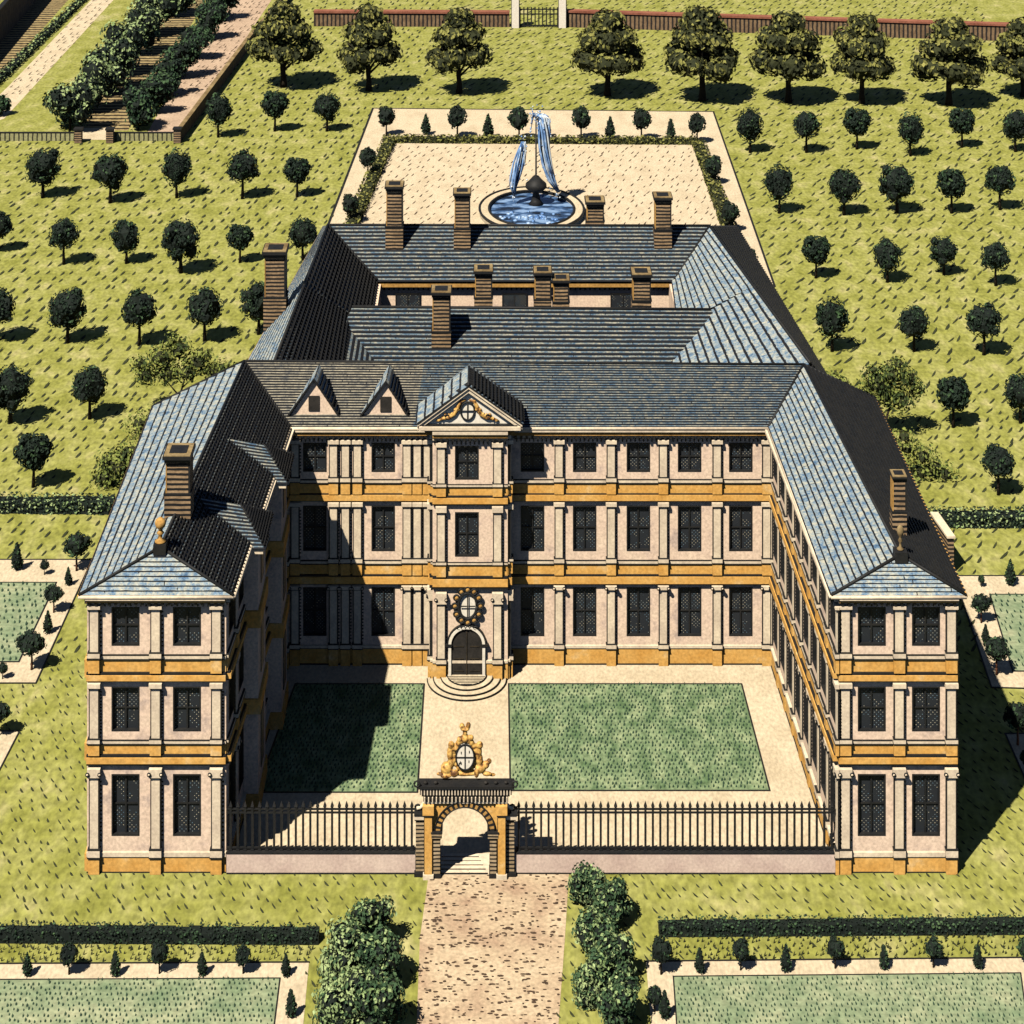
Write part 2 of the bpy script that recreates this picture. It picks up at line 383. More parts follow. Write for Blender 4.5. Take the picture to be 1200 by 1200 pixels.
def tufts(name, x0, x1, y0, y1, dx, dy, hgt, lean, wd, ok, mat, label=None, jit=0.4, z=0.0, ly=0.0):
    mb = MB(); y = y0; k = 0
    while y < y1:
        x = x0 + (k % 2) * dx / 2
        while x < x1:
            xx = x + rng.uniform(-jit, jit) * dx; yy = y + rng.uniform(-jit, jit) * dy
            if ok(xx, yy) and rng.random() > 0.06:
                s = rng.uniform(.65, 1.25)
                spike(mb, xx, yy, hgt * s, lean * s * rng.uniform(.7, 1.3), wd * rng.uniform(.7, 1.2), ly * s, z=z)
            x += dx
        y += dy; k += 1
    return tag(mb.build(name, mat), kind='stuff')
def inview(x, y, pad=15):
    px = VX + x * F / y; py = V + H * F / y
    return -pad < px < 1200 + pad and -25 < py < 1215 + pad
def meadow_ok(x, y): return inview(x, y) and not any(inside(x, y, z) for z in zones)
tufts('grass_tufts', -75, -8, 170, 345, 1.22, 2.5, 0.13, 0.22, 0.22, meadow_ok, M['tuft'], ly=1.1, jit=.3)
tufts('grass_tufts', -7.5, 75, 170, 345, 1.22, 2.5, 0.13, 0.68, 0.21, meadow_ok, M['tuft'], ly=1.1, jit=.3)
tufts('grass_tufts', -60, 0, 128, 170, .95, 1.75, 0.10, 0.18, 0.17, meadow_ok, M['tuft'], ly=.75, jit=.3)
tufts('grass_tufts', 0.5, 60, 128, 170, .95, 1.75, 0.10, 0.5, 0.17, meadow_ok, M['tuft'], ly=.75, jit=.3)
tufts('grass_tufts', -45, 45, 92, 128, 0.62, 0.94, 0.07, -0.20, 0.10, meadow_ok, M['tuft'], ly=.30, jit=.3)
def poly_ok(*ps):
    qs = [[(p.x, p.y) for p in q] for q in ps]
    return lambda x, y: inview(x, y) and any(inside(x, y, q) for q in qs)
def shrink(q, k=0.985):
    c = sum((Vector(p) for p in q), Vector()) / len(q); return [c + (Vector(p) - c) * k for p in q]
tufts('lawn_blades', -15, 18, 112, 127, 0.25, 0.36, 0.10, 0.03, 0.075, poly_ok(shrink(lawnR, .98), shrink(lawnL, .98)), M['lawntuft'], z=.03, ly=.16, jit=.22)
tufts('lawn_blades', -30, 30, 90, 99, 0.24, 0.36, 0.08, -0.02, 0.065, poly_ok(shrink(fl_lawn), shrink(fr_lawn)), M['lawntuft'], z=.03, ly=.13, jit=.22)
tufts('lawn_blades', -50, 60, 120, 140, 0.42, 0.72, 0.12, -0.05, 0.10, poly_ok(shrink(sl_lawn), shrink(sr_lawn)), M['lawntuft'], z=.03, ly=.25, jit=.22)
gard_in = [P(452, 170), P(818, 172), P(868, 310), P(380, 400)]
basin_c = P(623, 250)
def sand_ok(x, y):
    return inside(x, y, [(p.x, p.y) for p in gard_in]) and ((x - basin_c.x) / 6.2) ** 2 + ((y - basin_c.y) / 8.4) ** 2 > 1
tufts('gravel_marks', -25, 35, 170, 250, 1.05, 1.9, 0.08, 0.36, 0.12, sand_ok, M['pebble'], ly=.95, jit=.3)
tufts('garden_weeds', -75, 0, 265, 350, 1.1, 2.2, 0.4, 0.5, 0.13, poly_ok(kpath, kpink), M['pebble'])
# strips of rough grass between hedge and parterre path
stripL = G((-60, 1106), (372, 1106), (366, 1127), (-60, 1129)); stripR = G((765, 1098), (1260, 1096), (1260, 1121), (758, 1126))
tufts('grass_tufts', -30, 30, 98, 104, 0.27, 0.42, 0.22, 0.06, 0.06, poly_ok(stripL, stripR), M['tuft'])
mb = MB()
for i in range(900):
    x = rng.uniform(-4, 5); y = rng.uniform(92, 107); 
    if not inside(x, y, [(p.x, p.y) for p in drive]): continue
    r = rng.uniform(.03, .06)
    blob(mb, (x, y, 0.03), (r * rng.uniform(1.2, 3.2), r * rng.uniform(.7, 1.3), r * .7), t=ICO1, amp=.3, seed=i, smooth=False)
tag(mb.build('pebbles', M['pebble']), kind='stuff')

# ------------------------------------------------------------------ the palace
PAL = empty('palace', (1.5, 126, 0), 'large cream palace with blue slate roofs, ochre bands and an open front courtyard', 'palace')
CANON = [0, .1, 1.05, 1.74, 4.75, 5.07, 5.5, 5.6, 6.2, 7.0, 9.8, 10.2, 10.55, 10.6, 11.2, 11.9, 13.7, 14.15, 14.79]
FRONT = [0, .05, .84, 1.86, 5.06, 5.72, 6.03, 6.15, 6.65, 7.3, 9.6, 10.02, 10.30, 10.42, 11.04, 11.75, 13.75, 14.05, 14.5]
AVC = [0, .1, 1.05, 1.74, 4.75, 5.75, 6.2, 6.35, 7.0, 7.5, 10.2, 10.8, 11.15, 11.25, 11.75, 12.2, 14.25, 14.75, 15.35]
class Fac:
    def __init__(s, A, B, n, zA=CANON, zB=CANON):
        s.A = Vector((A[0], A[1], 0)); s.B = Vector((B[0], B[1], 0)); s.L = (s.B - s.A).length
        s.n = Vector((n[0], n[1], 0)).normalized(); s.zA = zA; s.zB = zB
    def pt(s, u, z, o):
        t = u / s.L; zz = lerp(interp(z, CANON, s.zA), interp(z, CANON, s.zB), t)
        p = s.A + (s.B - s.A) * t + s.n * o; p.z = zz; return p
    def box(s, mb, u0, u1, z0, z1, o0, o1, m=0):
        q = [s.pt(u0, z0, o1), s.pt(u1, z0, o1), s.pt(u1, z0, o0), s.pt(u0, z0, o0)]
        r = [s.pt(u0, z1, o1), s.pt(u1, z1, o1), s.pt(u1, z1, o0), s.pt(u0, z1, o0)]
        if (s.B - s.A).cross(s.n).z > 0: q = [q[1], q[0], q[3], q[2]]; r = [r[1], r[0], r[3], r[2]]
        mb.hexa(q + r, m)
STOREYS = [(1.74, 4.75), (7.0, 9.8), (11.9, 13.7)]
def facade(Fa, cols, pil, ends=(0.0, 0.0), pw=0.43, skip=(), dent=True, wide=True, ww=1.45, pdepth=0.22, plinth=True):
    """cols: window centres; pil: pilaster centres; skip: set of (col, storey) without a window"""
    L = Fa.L
    us = sorted(set([0, L] + [c - ww / 2 for c in cols] + [c + ww / 2 for c in cols]))
    zs = [0] + [z for s in STOREYS for z in s] + [14.15]
    holes = {(round(c - ww / 2, 4), s[0]) for i, c in enumerate(cols) for j, s in enumerate(STOREYS) if (i, j) not in skip}
    mb = MB()
    for i in range(len(us) - 1):
        for j in range(len(zs) - 1):
            u0, u1, z0, z1 = us[i], us[i + 1], zs[j], zs[j + 1]
            if (round(u0, 4), z0) in holes:
                d = -0.28
                for a, b in (((u0, z0), (u0, z1)), ((u0, z1), (u1, z1)), ((u1, z1), (u1, z0)), ((u1, z0), (u0, z0))):
                    mb.face([Fa.pt(a[0], a[1], 0), Fa.pt(b[0], b[1], 0), Fa.pt(b[0], b[1], d), Fa.pt(a[0], a[1], d)])
            else:
                mb.face([Fa.pt(u0, z0, 0), Fa.pt(u1, z0, 0), Fa.pt(u1, z1, 0), Fa.pt(u0, z1, 0)])
    mb.build('wall', M['wall'], PAL)
    for i, c in enumerate(cols):
        for j, (z0, z1) in enumerate(STOREYS):
            if (i, j) in skip: continue
            g_ = MB(); a, b = c - ww / 2, c + ww / 2
            g_.face([Fa.pt(a, z0, -.22), Fa.pt(b, z0, -.22), Fa.pt(b, z1, -.22), Fa.pt(a, z1, -.22)])
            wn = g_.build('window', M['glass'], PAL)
            fr = MB(); t = 0.07
            Fa.box(fr, a, a + t, z0, z1, -.2, .02); Fa.box(fr, b - t, b, z0, z1, -.2, .02)
            Fa.box(fr, a + t, b - t, z0, z0 + t, -.2, .02); Fa.box(fr, a + t, b - t, z1 - t, z1, -.2, .02)
            Fa.box(fr, c - .04, c + .04, z0 + t, z1 - t, -.2, -.13); Fa.box(fr, a + t, b - t, lerp(z0, z1, .5) - .04, lerp(z0, z1, .5) + .04, -.19, -.14)
            fr.build('frame', M['ink'], wn)
    u0, u1 = -ends[0], L + ends[1]
    if plinth:
        mb = MB(); Fa.box(mb, u0, u1, 0, 1.0, 0, .10, 0); Fa.box(mb, u0, u1, 1.05, 1.2, 0, .16, 2); Fa.box(mb, u0, u1, 1.0, 1.05, 0, .13, 1); Fa.box(mb, u0, u1, 0, .09, .1, .15, 1)
        mb.build('plinth', [M['ochre'], M['ink'], M['stone']], PAL)
    for (a, b, c, d) in ((5.07, 5.5, 5.6, 6.2), (10.2, 10.55, 10.6, 11.2)):
        mb = MB()
        Fa.box(mb, u0, u1, a - .06, a, 0, .20, 1); Fa.box(mb, u0, u1, a, b, 0, .26, 0); Fa.box(mb, u0, u1, b, c, 0, .20, 1)
        Fa.box(mb, u0, u1, c, d, 0, .07, 0); Fa.box(mb, u0, u1, d, d + .06, 0, .14, 1); Fa.box(mb, u0, u1, d + .06, d + .2, 0, .12, 2); Fa.box(mb, u0, u1, d + .2, d + .25, 0, .11, 1)
        mb.build('entablature', [M['ochre'], M['ink'], M['stone']], PAL)
    mb = MB()
    Fa.box(mb, u0, u1, 14.0, 14.06, 0, .12, 1); Fa.box(mb, u0, u1, 14.06, 14.3, 0, .2, 0)
    Fa.box(mb, u0, u1, 14.3, 14.5, 0, .42, 2); Fa.box(mb, u0, u1, 14.5, 14.56, 0, .47, 1); Fa.box(mb, u0, u1, 14.56, 14.76, 0, .55, 0)
    if dent:
        n = int(L / 0.34)
        for k in range(n):
            u = (k + .5) * L / n; Fa.box(mb, u - .07, u + .07, 14.07, 14.29, .2, .38, 1)
        n = int(L / 0.26)
        for k in range(n):
            u = (k + .5) * L / n; Fa.box(mb, u - .035, u + .035, 13.78, 14.0, 0, .06, 1)
    mb.build('cornice', [M['stone'], M['ink'], M['ochre_dark']], PAL)
    for u in pil:
        for k, (z0, z1) in enumerate(((0, 5.0), (5.6, 10.14), (10.6, 14.0))):
            mb = MB(); h = pw / 2; d = pdepth; pz = z0 + (1.05 if k == 0 else .75)
            Fa.box(mb, u - h - .07, u + h + .07, z0 + .02, pz, 0, d + .08, 2)       # pedestal
            Fa.box(mb, u - h - .12, u + h + .12, pz, pz + .05, 0, d + .14, 1)
            Fa.box(mb, u - h - .10, u + h + .10, pz + .05, pz + .28, 0, d + .12, 0)
            Fa.box(mb, u - h - .11, u + h + .11, pz + .28, pz + .32, 0, d + .12, 1)
            Fa.box(mb, u - h, u + h, pz + .32, z1 - .32, 0, d, 0)
            Fa.box(mb, u - h - .06, u - h, pz + .32, z1 - .32, 0, d - .03, 1); Fa.box(mb, u + h, u + h + .07, pz + .32, z1 - .32, 0, d - .03, 1)
            Fa.box(mb, u - h - .08, u + h + .08, z1 - .32, z1 - .27, 0, d + .08, 1)
            Fa.box(mb, u - h - .12, u + h + .12, z1 - .27, z1 - .05, 0, d + .12, 0)
            if k == 0:   # scrolls of the ground-floor capitals
                for sx in (-1, 1):
                    c = Fa.pt(u + sx * (h + .10), z1 - .17, d + .10); e = c + Fa.n * .08
                    mb.tube([c, e], .11, 1, 8); mb.tube([c, e + Fa.n * .01], .06, 0, 8)
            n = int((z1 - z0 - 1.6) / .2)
            for q in range(n):     # short dark bars hatching the pilaster's shade onto the wall
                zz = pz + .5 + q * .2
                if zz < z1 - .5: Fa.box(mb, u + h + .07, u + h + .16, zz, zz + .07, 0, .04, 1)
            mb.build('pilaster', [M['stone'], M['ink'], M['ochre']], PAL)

def X1(px): return (px - VX) / S1
def X2(px): return (px - VX) / S2
# front ends of the wings
FL = Fac((X1(102), D1), (X1(265), D1), (0, -1), FRONT, FRONT)
facade(FL, [X1(147) - X1(102), X1(219) - X1(102)], [X1(111) - X1(102), X1(183) - X1(102), X1(254) - X1(102)])
FR = Fac((X1(982), D1), (X1(1121), D1), (0, -1), FRONT, FRONT)
facade(FR, [X1(1021.5) - X1(982), X1(1085) - X1(982)], [X1(990) - X1(982), X1(1053) - X1(982), X1(1114) - X1(982)])
# court facade
xa = X2(336)
def U(px): return X2(px) - xa
FC = Fac((xa, D2), (X2(905), D2), (0, -1))
facade(FC, [U(369), U(449), U(624), U(685), U(748), U(808), U(868)],
       [U(346), U(391), U(405), U(419), U(477), U(489), U(501), U(655), U(716), U(777), U(840), U(898)])
# inner and outer walls of the wings
RI = Fac((X2(905), D2), (X1(982), D1), (-1, 0), CANON, FRONT)
facade(RI, [RI.L * (k + .5) / 8 for k in range(8)], [RI.L * k / 8 + .05 for k in range(9)], dent=True, pdepth=.1)
LI = Fac((X2(336), D2), (X1(265), D1), (1, 0), CANON, FRONT)
facade(LI, [LI.L * (k + .5) / 7 for k in range(7)], [LI.L * (k + .0) / 3.5 + .4 for k in (0, 1, 2, 3)], pdepth=.12)
mb = MB()
def wallbox(mb, a, b, z, t=0.3, z0=0.0):
    a = Vector((*a, z0)); b = Vector((*b, z0)); d = (b - a).normalized(); n = Vector((-d.y, d.x, 0)) * t
    up = Vector((0, 0, z - z0)); mb.hexa([a, b, b + n, a + n, a + up, b + up, b + n + up, a + n + up])
OLx, ORx = -20.98, 24.2
wallbox(mb, (OLx, 129.3), (OLx, D1 + .01), 14.2, .3); wallbox(mb, (ORx, D1 + .01), (ORx, 130.4), 14.2, .3)
wallbox(mb, (-17.4, 133.8), (OLx, 129.3), 13.7, .3); wallbox(mb, (ORx, 130.4), (20.9, 133.8), 13.7, .3)
wallbox(mb, (20.9, 133.8), (-17.4, 133.8), 13.7, .3)
mb.build('outer_wall', M['wall'], PAL)
for (x, y0, sgn) in ((OLx, D1, -1), (ORx, D1, 1)):
    mb = MB()
    for (z0, z1, m_) in ((0, .9, 0), (5.75, 6.65, 0), (10.05, 11.0, 0), (13.9, 14.3, 1)):
        mb.box(min(x, x + sgn * .15), max(x, x + sgn * .15), D1 + .02, 129.3, z0, z1, m_)
    mb.build('outer_band', [M['ochre'], M['stone']], PAL)
for (x, sgn) in ((OLx, -1), (ORx, 1)):
    for i in range(7):
        for (z0, z1) in ((1.8, 4.9), (7.2, 9.6), (11.8, 13.6)):
            y = D1 + 2.2 + i * 3.2; g_ = MB(); g_.box(min(x, x + sgn * .05), max(x, x + sgn * .05), y - .7, y + .7, z0, z1)
            if (i % 2 == 0): g_.build('side_window', M['glass'], PAL)

# --- roofs: real courses of slates with thick lower edges
def slope(mb, e0, e1, r1, r0, n, lip=0.07, m=0, over=0.0):
    e0, e1, r0, r1 = map(Vector, (e0, e1, r0, r1))
    nn = (e1 - e0).cross(r0 - e0)
    if (r0 - r1).length > .1 and nn.length < 1e-6: nn = (r1 - r0).cross(e0 - r0)
    nn.normalize()
    if nn.z < 0: nn = -nn
    d = (e1 - e0).normalized(); bb = nn.cross(d)
    for i in range(n):
        t0, t1 = i / n, (i + 1) / n
        a, b = e0.lerp(r0, t0), e1.lerp(r1, t0); c, dd = e1.lerp(r1, t1), e0.lerp(r0, t1)
        al, bl = a + nn * lip, b + nn * lip
        ua, ub, uc, ud = [(p - e0).dot(d) for p in (a, b, c, dd)]
        mb.face([al, bl, c + nn * .01, dd + nn * .01], m, uv=[(ua, i), (ub, i), (uc, i + .999), (ud, i + .999)])
        mb.face([a - nn * .02, b - nn * .02, bl, al], m + 1)
def shade_battens(mb, e0, e1, r1, r0, n, step, h=.17, wd=.06, ch=.14):  # black bar lattice added so its shadows darken the right-facing slopes
    e0, e1, r0, r1 = map(Vector, (e0, e1, r0, r1)); nn = (e1 - e0).cross(r0 - e0).normalized()
    if nn.z < 0: nn = -nn
    def bar(a, b, hh):
        d = (b - a).normalized(); sdir = nn.cross(d) * wd / 2; lo = nn * -.05; up = nn * hh
        mb.hexa([a - sdir + lo, b - sdir + lo, b + sdir + lo, a + sdir + lo, a - sdir + up, b - sdir + up, b + sdir + up, a + sdir + up], 1)
    for i in range(1, n): bar(e0.lerp(r0, i / n), e1.lerp(r1, i / n), h)
    L = (e1 - e0).length; m = int(L / step)
    for k in range(1, m): bar(e0.lerp(e1, k / m), r0.lerp(r1, k / m), ch)
SL = [M['slate'], M['ink']]; SF = [M['slate_shaded'], M['ink']]
R_ = dict(
    inf=Vector((X1(982) - .45, D1 - .5, 14.55)), outf=Vector((X1(1121) + .4, D1 - .5, 14.55)), Rf=PD(1055, 651, 107.3), Rb=PD(942, 428, 131.6),
    inb=Vector((X2(905) - .3, D2 - .5, 14.82)), outb=Vector((24.6, 130.8, 14.75)), bk=Vector((21.0, 134.2, 14.0)))
L_ = dict(
    inf=Vector((X1(265) + .45, D1 - .5, 14.55)), outf=Vector((X1(102) - .35, D1 - .5, 14.55)), Rf=PD(188, 642, 107.4), Rb=PD(286, 424, 131.6),
    inb=Vector((X2(336) + .3, D2 - .5, 14.82)), outb=Vector((-21.4, 129.6, 14.75)), bk=Vector((-17.5, 134.2, 14.0)))
mb = MB(); slope(mb, R_['inb'], R_['inf'], R_['Rf'], R_['Rb'], 11, .09); mb.build('roof_slope', SL, PAL)
mb = MB(); slope(mb, R_['outf'], R_['outb'], R_['Rb'], R_['Rf'], 14, .03); shade_battens(mb, R_['outf'], R_['outb'], R_['Rb'], R_['Rf'], 18, .42); mb.build('roof_slope', SF, PAL)
mb = MB(); slope(mb, R_['inf'], R_['outf'], R_['Rf'], R_['Rf'], 10, .05); mb.build('roof_slope', SL, PAL)
mb = MB(); slope(mb, L_['outf'], L_['outb'], L_['Rb'], L_['Rf'], 10, .09); mb.build('roof_slope', SL, PAL)
mb = MB(); slope(mb, L_['inf'], L_['inb'], L_['Rb'], L_['Rf'], 14, .03); shade_battens(mb, L_['inf'], L_['inb'], L_['Rb'], L_['Rf'], 24, .36, h=.13, wd=.045, ch=.10); mb.build('roof_slope', SF, PAL)
mb = MB(); slope(mb, L_['inf'], L_['outf'], L_['Rf'], L_['Rf'], 10, .05); mb.build('roof_slope', SL, PAL)
me_, mr_ = L_['inb'].lerp(R_['inb'], (483 - 338) / (905 - 338)), L_['Rb'].lerp(R_['Rb'], (497 - 286) / (942 - 286))
mb = MB(); slope(mb, L_['inb'], me_, mr_, L_['Rb'], 25, .035); tag(mb.build('roof_slope', [M['slate_brown'], M['ink']], PAL), 'browner weathered roof slope behind the two dormers')
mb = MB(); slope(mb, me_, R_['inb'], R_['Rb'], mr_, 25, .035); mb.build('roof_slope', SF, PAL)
mb = MB(); slope(mb, R_['bk'], L_['bk'], L_['Rb'], R_['Rb'], 14, .06); mb.build('roof_slope', SL, PAL)
mb = MB(); slope(mb, R_['outb'], R_['bk'], R_['Rb'], R_['Rb'], 12, .10); mb.build('roof_slope', SL, PAL); mb = MB(); slope(mb, L_['bk'], L_['outb'], L_['Rb'], L_['Rb'], 12, .10); mb.build('roof_slope', SL, PAL)
# ridge and hip rolls
mb = MB()
for a, b in ((L_['Rf'], L_['Rb']), (L_['Rb'], R_['Rb']), (R_['Rb'], R_['Rf']), (L_['Rf'], L_['outf']), (L_['Rf'], L_['inf']), (R_['Rf'], R_['outf']), (R_['Rf'], R_['inf']),
             (R_['Rb'], R_['inb']), (L_['Rb'], L_['inb']), (R_['Rb'], R_['outb']), (L_['Rb'], L_['outb'])):
    mb.tube([a + Vector((0, 0, .06)), b + Vector((0, 0, .06))], .085, 0, 6)
mb.build('ridge_tiles', M['ink'], PAL)
mb = MB()
for (a, b) in ((L_['outf'], L_['outb']), (R_['outf'], R_['outb'])): mb.tube([a, b], .07, 0, 6)
for (a, b) in ((L_['inb'], R_['inb']), (R_['inf'], R_['inb']), (L_['inf'], L_['inb']), (L_['inf'], L_['outf']), (R_['inf'], R_['outf'])): mb.tube([a - Vector((0, 0, .05)), b - Vector((0, 0, .05))], .10, 1, 6)
mb.build('gutter', [M['ochre'], M['stone']], PAL)

# --- projecting bays on the shaded left wing
for (y0, y1) in ((119.6, 122.8), (111.6, 115.2)):
    xi = lerp(X1(265), X2(336), (y0 - D1) / (D2 - D1)); xo = xi + .8
    mb = MB(); mb.box(xi - .2, xo, y0, y1, 0, 14.2); mb.build('bay_wall', M['wall'], PAL)
    for (z0, z1, o) in ((0, 1, .1), (5.4, 6.2, .15), (10.1, 11.0, .15)):
        mb = MB(); mb.box(xi - .1, xo + o, y0 - o, y1 + o, z0, z1); mb.build('bay_band', M['ochre'], PAL)
    mb = MB(); mb.box(xi - .1, xo + .3, y0 - .3, y1 + .3, 14.2, 14.5); mb.build('bay_cornice', M['stone'], PAL)
    for (z0, z1) in STOREYS:
        g_ = MB(); g_.box(xo, xo + .05, (y0 + y1) / 2 - .6, (y0 + y1) / 2 + .6, z0, z1); g_.build('bay_window', M['glass'], PAL)
    ym = (y0 + y1) / 2; a = Vector((xi - 2.6, ym, 16.3)); b = Vector((xo - 1.2, ym, 15.9))
    mb = MB()
    slope(mb, (xi - .6, y0 - .4, 14.5), (xo + .4, y0 - .4, 14.5), b, a, 12, .04)
    slope(mb, (xo + .4, y1 + .4, 14.5), (xi - .6, y1 + .4, 14.5), a, b, 10, .04)
    slope(mb, (xo + .4, y0 - .4, 14.5), (xo + .4, y1 + .4, 14.5), b, b, 10, .03); shade_battens(mb, (xo + .4, y0 - .4, 14.5), (xo + .4, y1 + .4, 14.5), b, b, 13, .36, h=.13, wd=.045, ch=.10)
    mb.build('bay_roof', SF, PAL)

# --- dormers
def dormer(pl, pr, pap, ybase, yap, D=127.3, yback=429):
    a = PD(pl, ybase, D); b = PD(pr, ybase, D); t = PD(pap, yap, D)
    bk = Vector((t.x + .1, F * (H - t.z) / (yback - V), t.z))
    mb = MB(); mb.prism([a, b, t], (0, .25, 0)); mb.box(a.x, b.x, D + .02, D + .24, a.z - .9, a.z)
    o = mb.build('dormer', M['wall'], PAL)
    wn = MB(); cx, cz = t.x, lerp(a.z, t.z, .36); wn.box(cx - .34, cx + .34, D - .06, D + .0, cz - .5, cz + .42); wn.build('window', M['door'], o)
    r = MB(); e = .16
    al = a + Vector((-.22, -.2, -.08)); br = b + Vector((.22, -.2, -.08)); tt = t + Vector((0, -.2, .12))
    back = Vector((0, bk.y - D, 0))
    slope(r, al + back * .15 , al, tt, bk + Vector((0, .3, .0)), 4, .03); slope(r, br, br + back * .15, bk + Vector((0, .3, 0)), tt, 4, .03); shade_battens(r, br, br + back * .15, bk + Vector((0, .3, 0)), tt, 9, .3, h=.16)
    ri = MB(); 
    for p in (al, br):
        ri.hexa([p + Vector((0, -.03, -.05)), tt + Vector((0, -.03, -.05)), tt + Vector((0, .12, -.05)), p + Vector((0, .12, -.05)),
                 p + Vector((0, -.03, .09)), tt + Vector((0, -.03, .09)), tt + Vector((0, .12, .09)), p + Vector((0, .12, .09))])
    r.build('dormer_roof', SL, o); ri.build('rake', M['ink'], o)
dormer(341, 394, 368, 486, 446); dormer(426, 475, 452, 486, 449)

# --- central pavilion
DA = D2 - 1.75; SA = F / DA
def XA(px): return (px - VX) / SA
ax0, ax1 = XA(507), XA(595)
FA = Fac((ax0, DA), (ax1, DA), (0, -1), AVC, AVC)
facade(FA, [XA(547) - ax0], [XA(517) - ax0, XA(583) - ax0], skip={(0, 0)}, ends=(.0, .0))
for (x, n) in ((ax0, (-1, 0)), (ax1, (1, 0))):
    Fs = Fac((x, DA), (x, D2), n, AVC, AVC)
    facade(Fs, [], [.45], dent=False)
# portal
dz0 = .35; cx = XA(547); hw = .93
mb = MB(); arc = [(cx + hw * math.cos(t), DA - .13, dz0 + 1.85 + .95 * math.sin(t)) for t in [math.pi * k / 14 for k in range(15)]]
mb.prism([(cx + hw, DA - .13, dz0), *arc, (cx - hw, DA - .13, dz0)][::-1], (0, .12, 0)); dr = mb.build('door', M['door'], PAL)
mb = MB(); mb.box(cx - .03, cx + .03, DA - .17, DA - .13, dz0, dz0 + 2.6)
for k in (-1, 1):
    for q in range(3): mb.box(cx + k * .48 - .3, cx + k * .48 + .3, DA - .16, DA - .13, dz0 + .2 + q * .75, dz0 + .25 + q * .75)
mb.build('door_panelling', M['bark'], dr)
mb = MB(); pa = [(cx + (hw + .02) * math.cos(t), dz0 + 1.85 + .97 * math.sin(t)) for t in [math.pi * k / 16 for k in range(17)]]
pb = [(cx + (hw + .19) * math.cos(t), dz0 + 1.85 + 1.13 * math.sin(t)) for t in [math.pi * k / 16 for k in range(17)]]
pc = [(cx + (hw + .27) * math.cos(t), dz0 + 1.85 + 1.21 * math.sin(t)) for t in [math.pi * k / 16 for k in range(17)]]
for k in range(16):
    for (p, q, y, m_) in ((pa, pb, DA - .24, 0), (pb, pc, DA - .20, 1)):
        mb.prism([(p[k][0], y, p[k][1]), (q[k][0], y, q[k][1]), (q[k + 1][0], y, q[k + 1][1]), (p[k + 1][0], y, p[k + 1][1])][::-1], (0, .2, 0), m_)
for s_ in (-1, 1):
    xx = sorted((cx + s_ * (hw + .02), cx + s_ * (hw + .19))); mb.box(xx[0], xx[1], DA - .24, DA - .02, 0.1, dz0 + 1.85, 0)
    xx = sorted((cx + s_ * (hw - .02), cx + s_ * (hw + .38))); mb.box(xx[0], xx[1], DA - .29, DA - .02, dz0 + 1.75, dz0 + 1.9, 1)
mb.build('door_surround', [M['white'], M['ink']], PAL)
# cartouche
cc = PD(548, 710, DA - .2)
mb = MB()
for k in range(12):
    t = 2 * math.pi * k / 12
    x, z = cc.x + .78 * math.cos(t), cc.z + 1.0 * math.sin(t)
    ringp = [(x + .17 * math.cos(a), DA - .22, z + .17 * math.sin(a)) for a in [2 * math.pi * q / 10 for q in range(11)]]
    mb.tube(ringp, .06, 0, 6); blob(mb, (x, DA - .16, z), (.2, .13, .2), 1, ICO1, .2, k)
ringp = [(cc.x + .56 * math.cos(a), DA - .2, cc.z + .78 * math.sin(a)) for a in [2 * math.pi * q / 24 for q in range(25)]]
mb.tube(ringp, .085, 0, 8)
for k in range(5):
    x = cc.x - .5 + k * .25; mb.tube([(x + .1 * math.cos(a) * (1 + a * .1), DA - .2, cc.z - 1.35 + .1 * math.sin(a)) for a in [q * .7 for q in range(8)]], .05, 0, 6)
ca = mb.build('cartouche', [M['ink'], M['ochre_dark']], PAL)
mb = MB(); mb.prism([(cc.x + .5 * math.cos(a), DA - .12, cc.z + .72 * math.sin(a)) for a in [2 * math.pi * q / 24 for q in range(24)]], (0, .1, 0))
mb.build('shield', M['white'], ca)
mb = MB(); mb.box(cc.x - .035, cc.x + .035, DA - .26, DA - .24, cc.z - .68, cc.z + .68); mb.box(cc.x - .46, cc.x - .04, DA - .26, DA - .24, cc.z - .04, cc.z + .03); mb.box(cc.x + .04, cc.x + .46, DA - .26, DA - .24, cc.z - .04, cc.z + .03)
mb.build('shield_cross', M['ink'], ca)
# steps before the door: stacked half-rounds
mb = MB()
for k, (r, z) in enumerate(((2.42, .10), (2.05, .19), (1.6, .27), (1.2, .34))):
    pts = [(cx + r * math.cos(a), DA - .1 + r * 1.0 * math.sin(a), 0) for a in [-math.pi * q / 24 for q in range(25)]]
    mb.prism([(x, y, 0.0) for x, y, _ in pts][::-1], (0, 0, z), 0, side=1)
    rr = [(x, y, z + .006) for x, y, _ in pts]
    mb.tube(rr, .035, 1, 4)
for q in range(7):
    yy = DA - .35 - q * .17; rr = math.sqrt(max(0, 1.15 ** 2 - (yy - DA + .1) ** 2)); mb.box(cx - rr, cx + rr, yy - .03, yy + .03, .34, .352, 1)
mb.build('door_steps', [M['sand'], M['ink']], PAL)
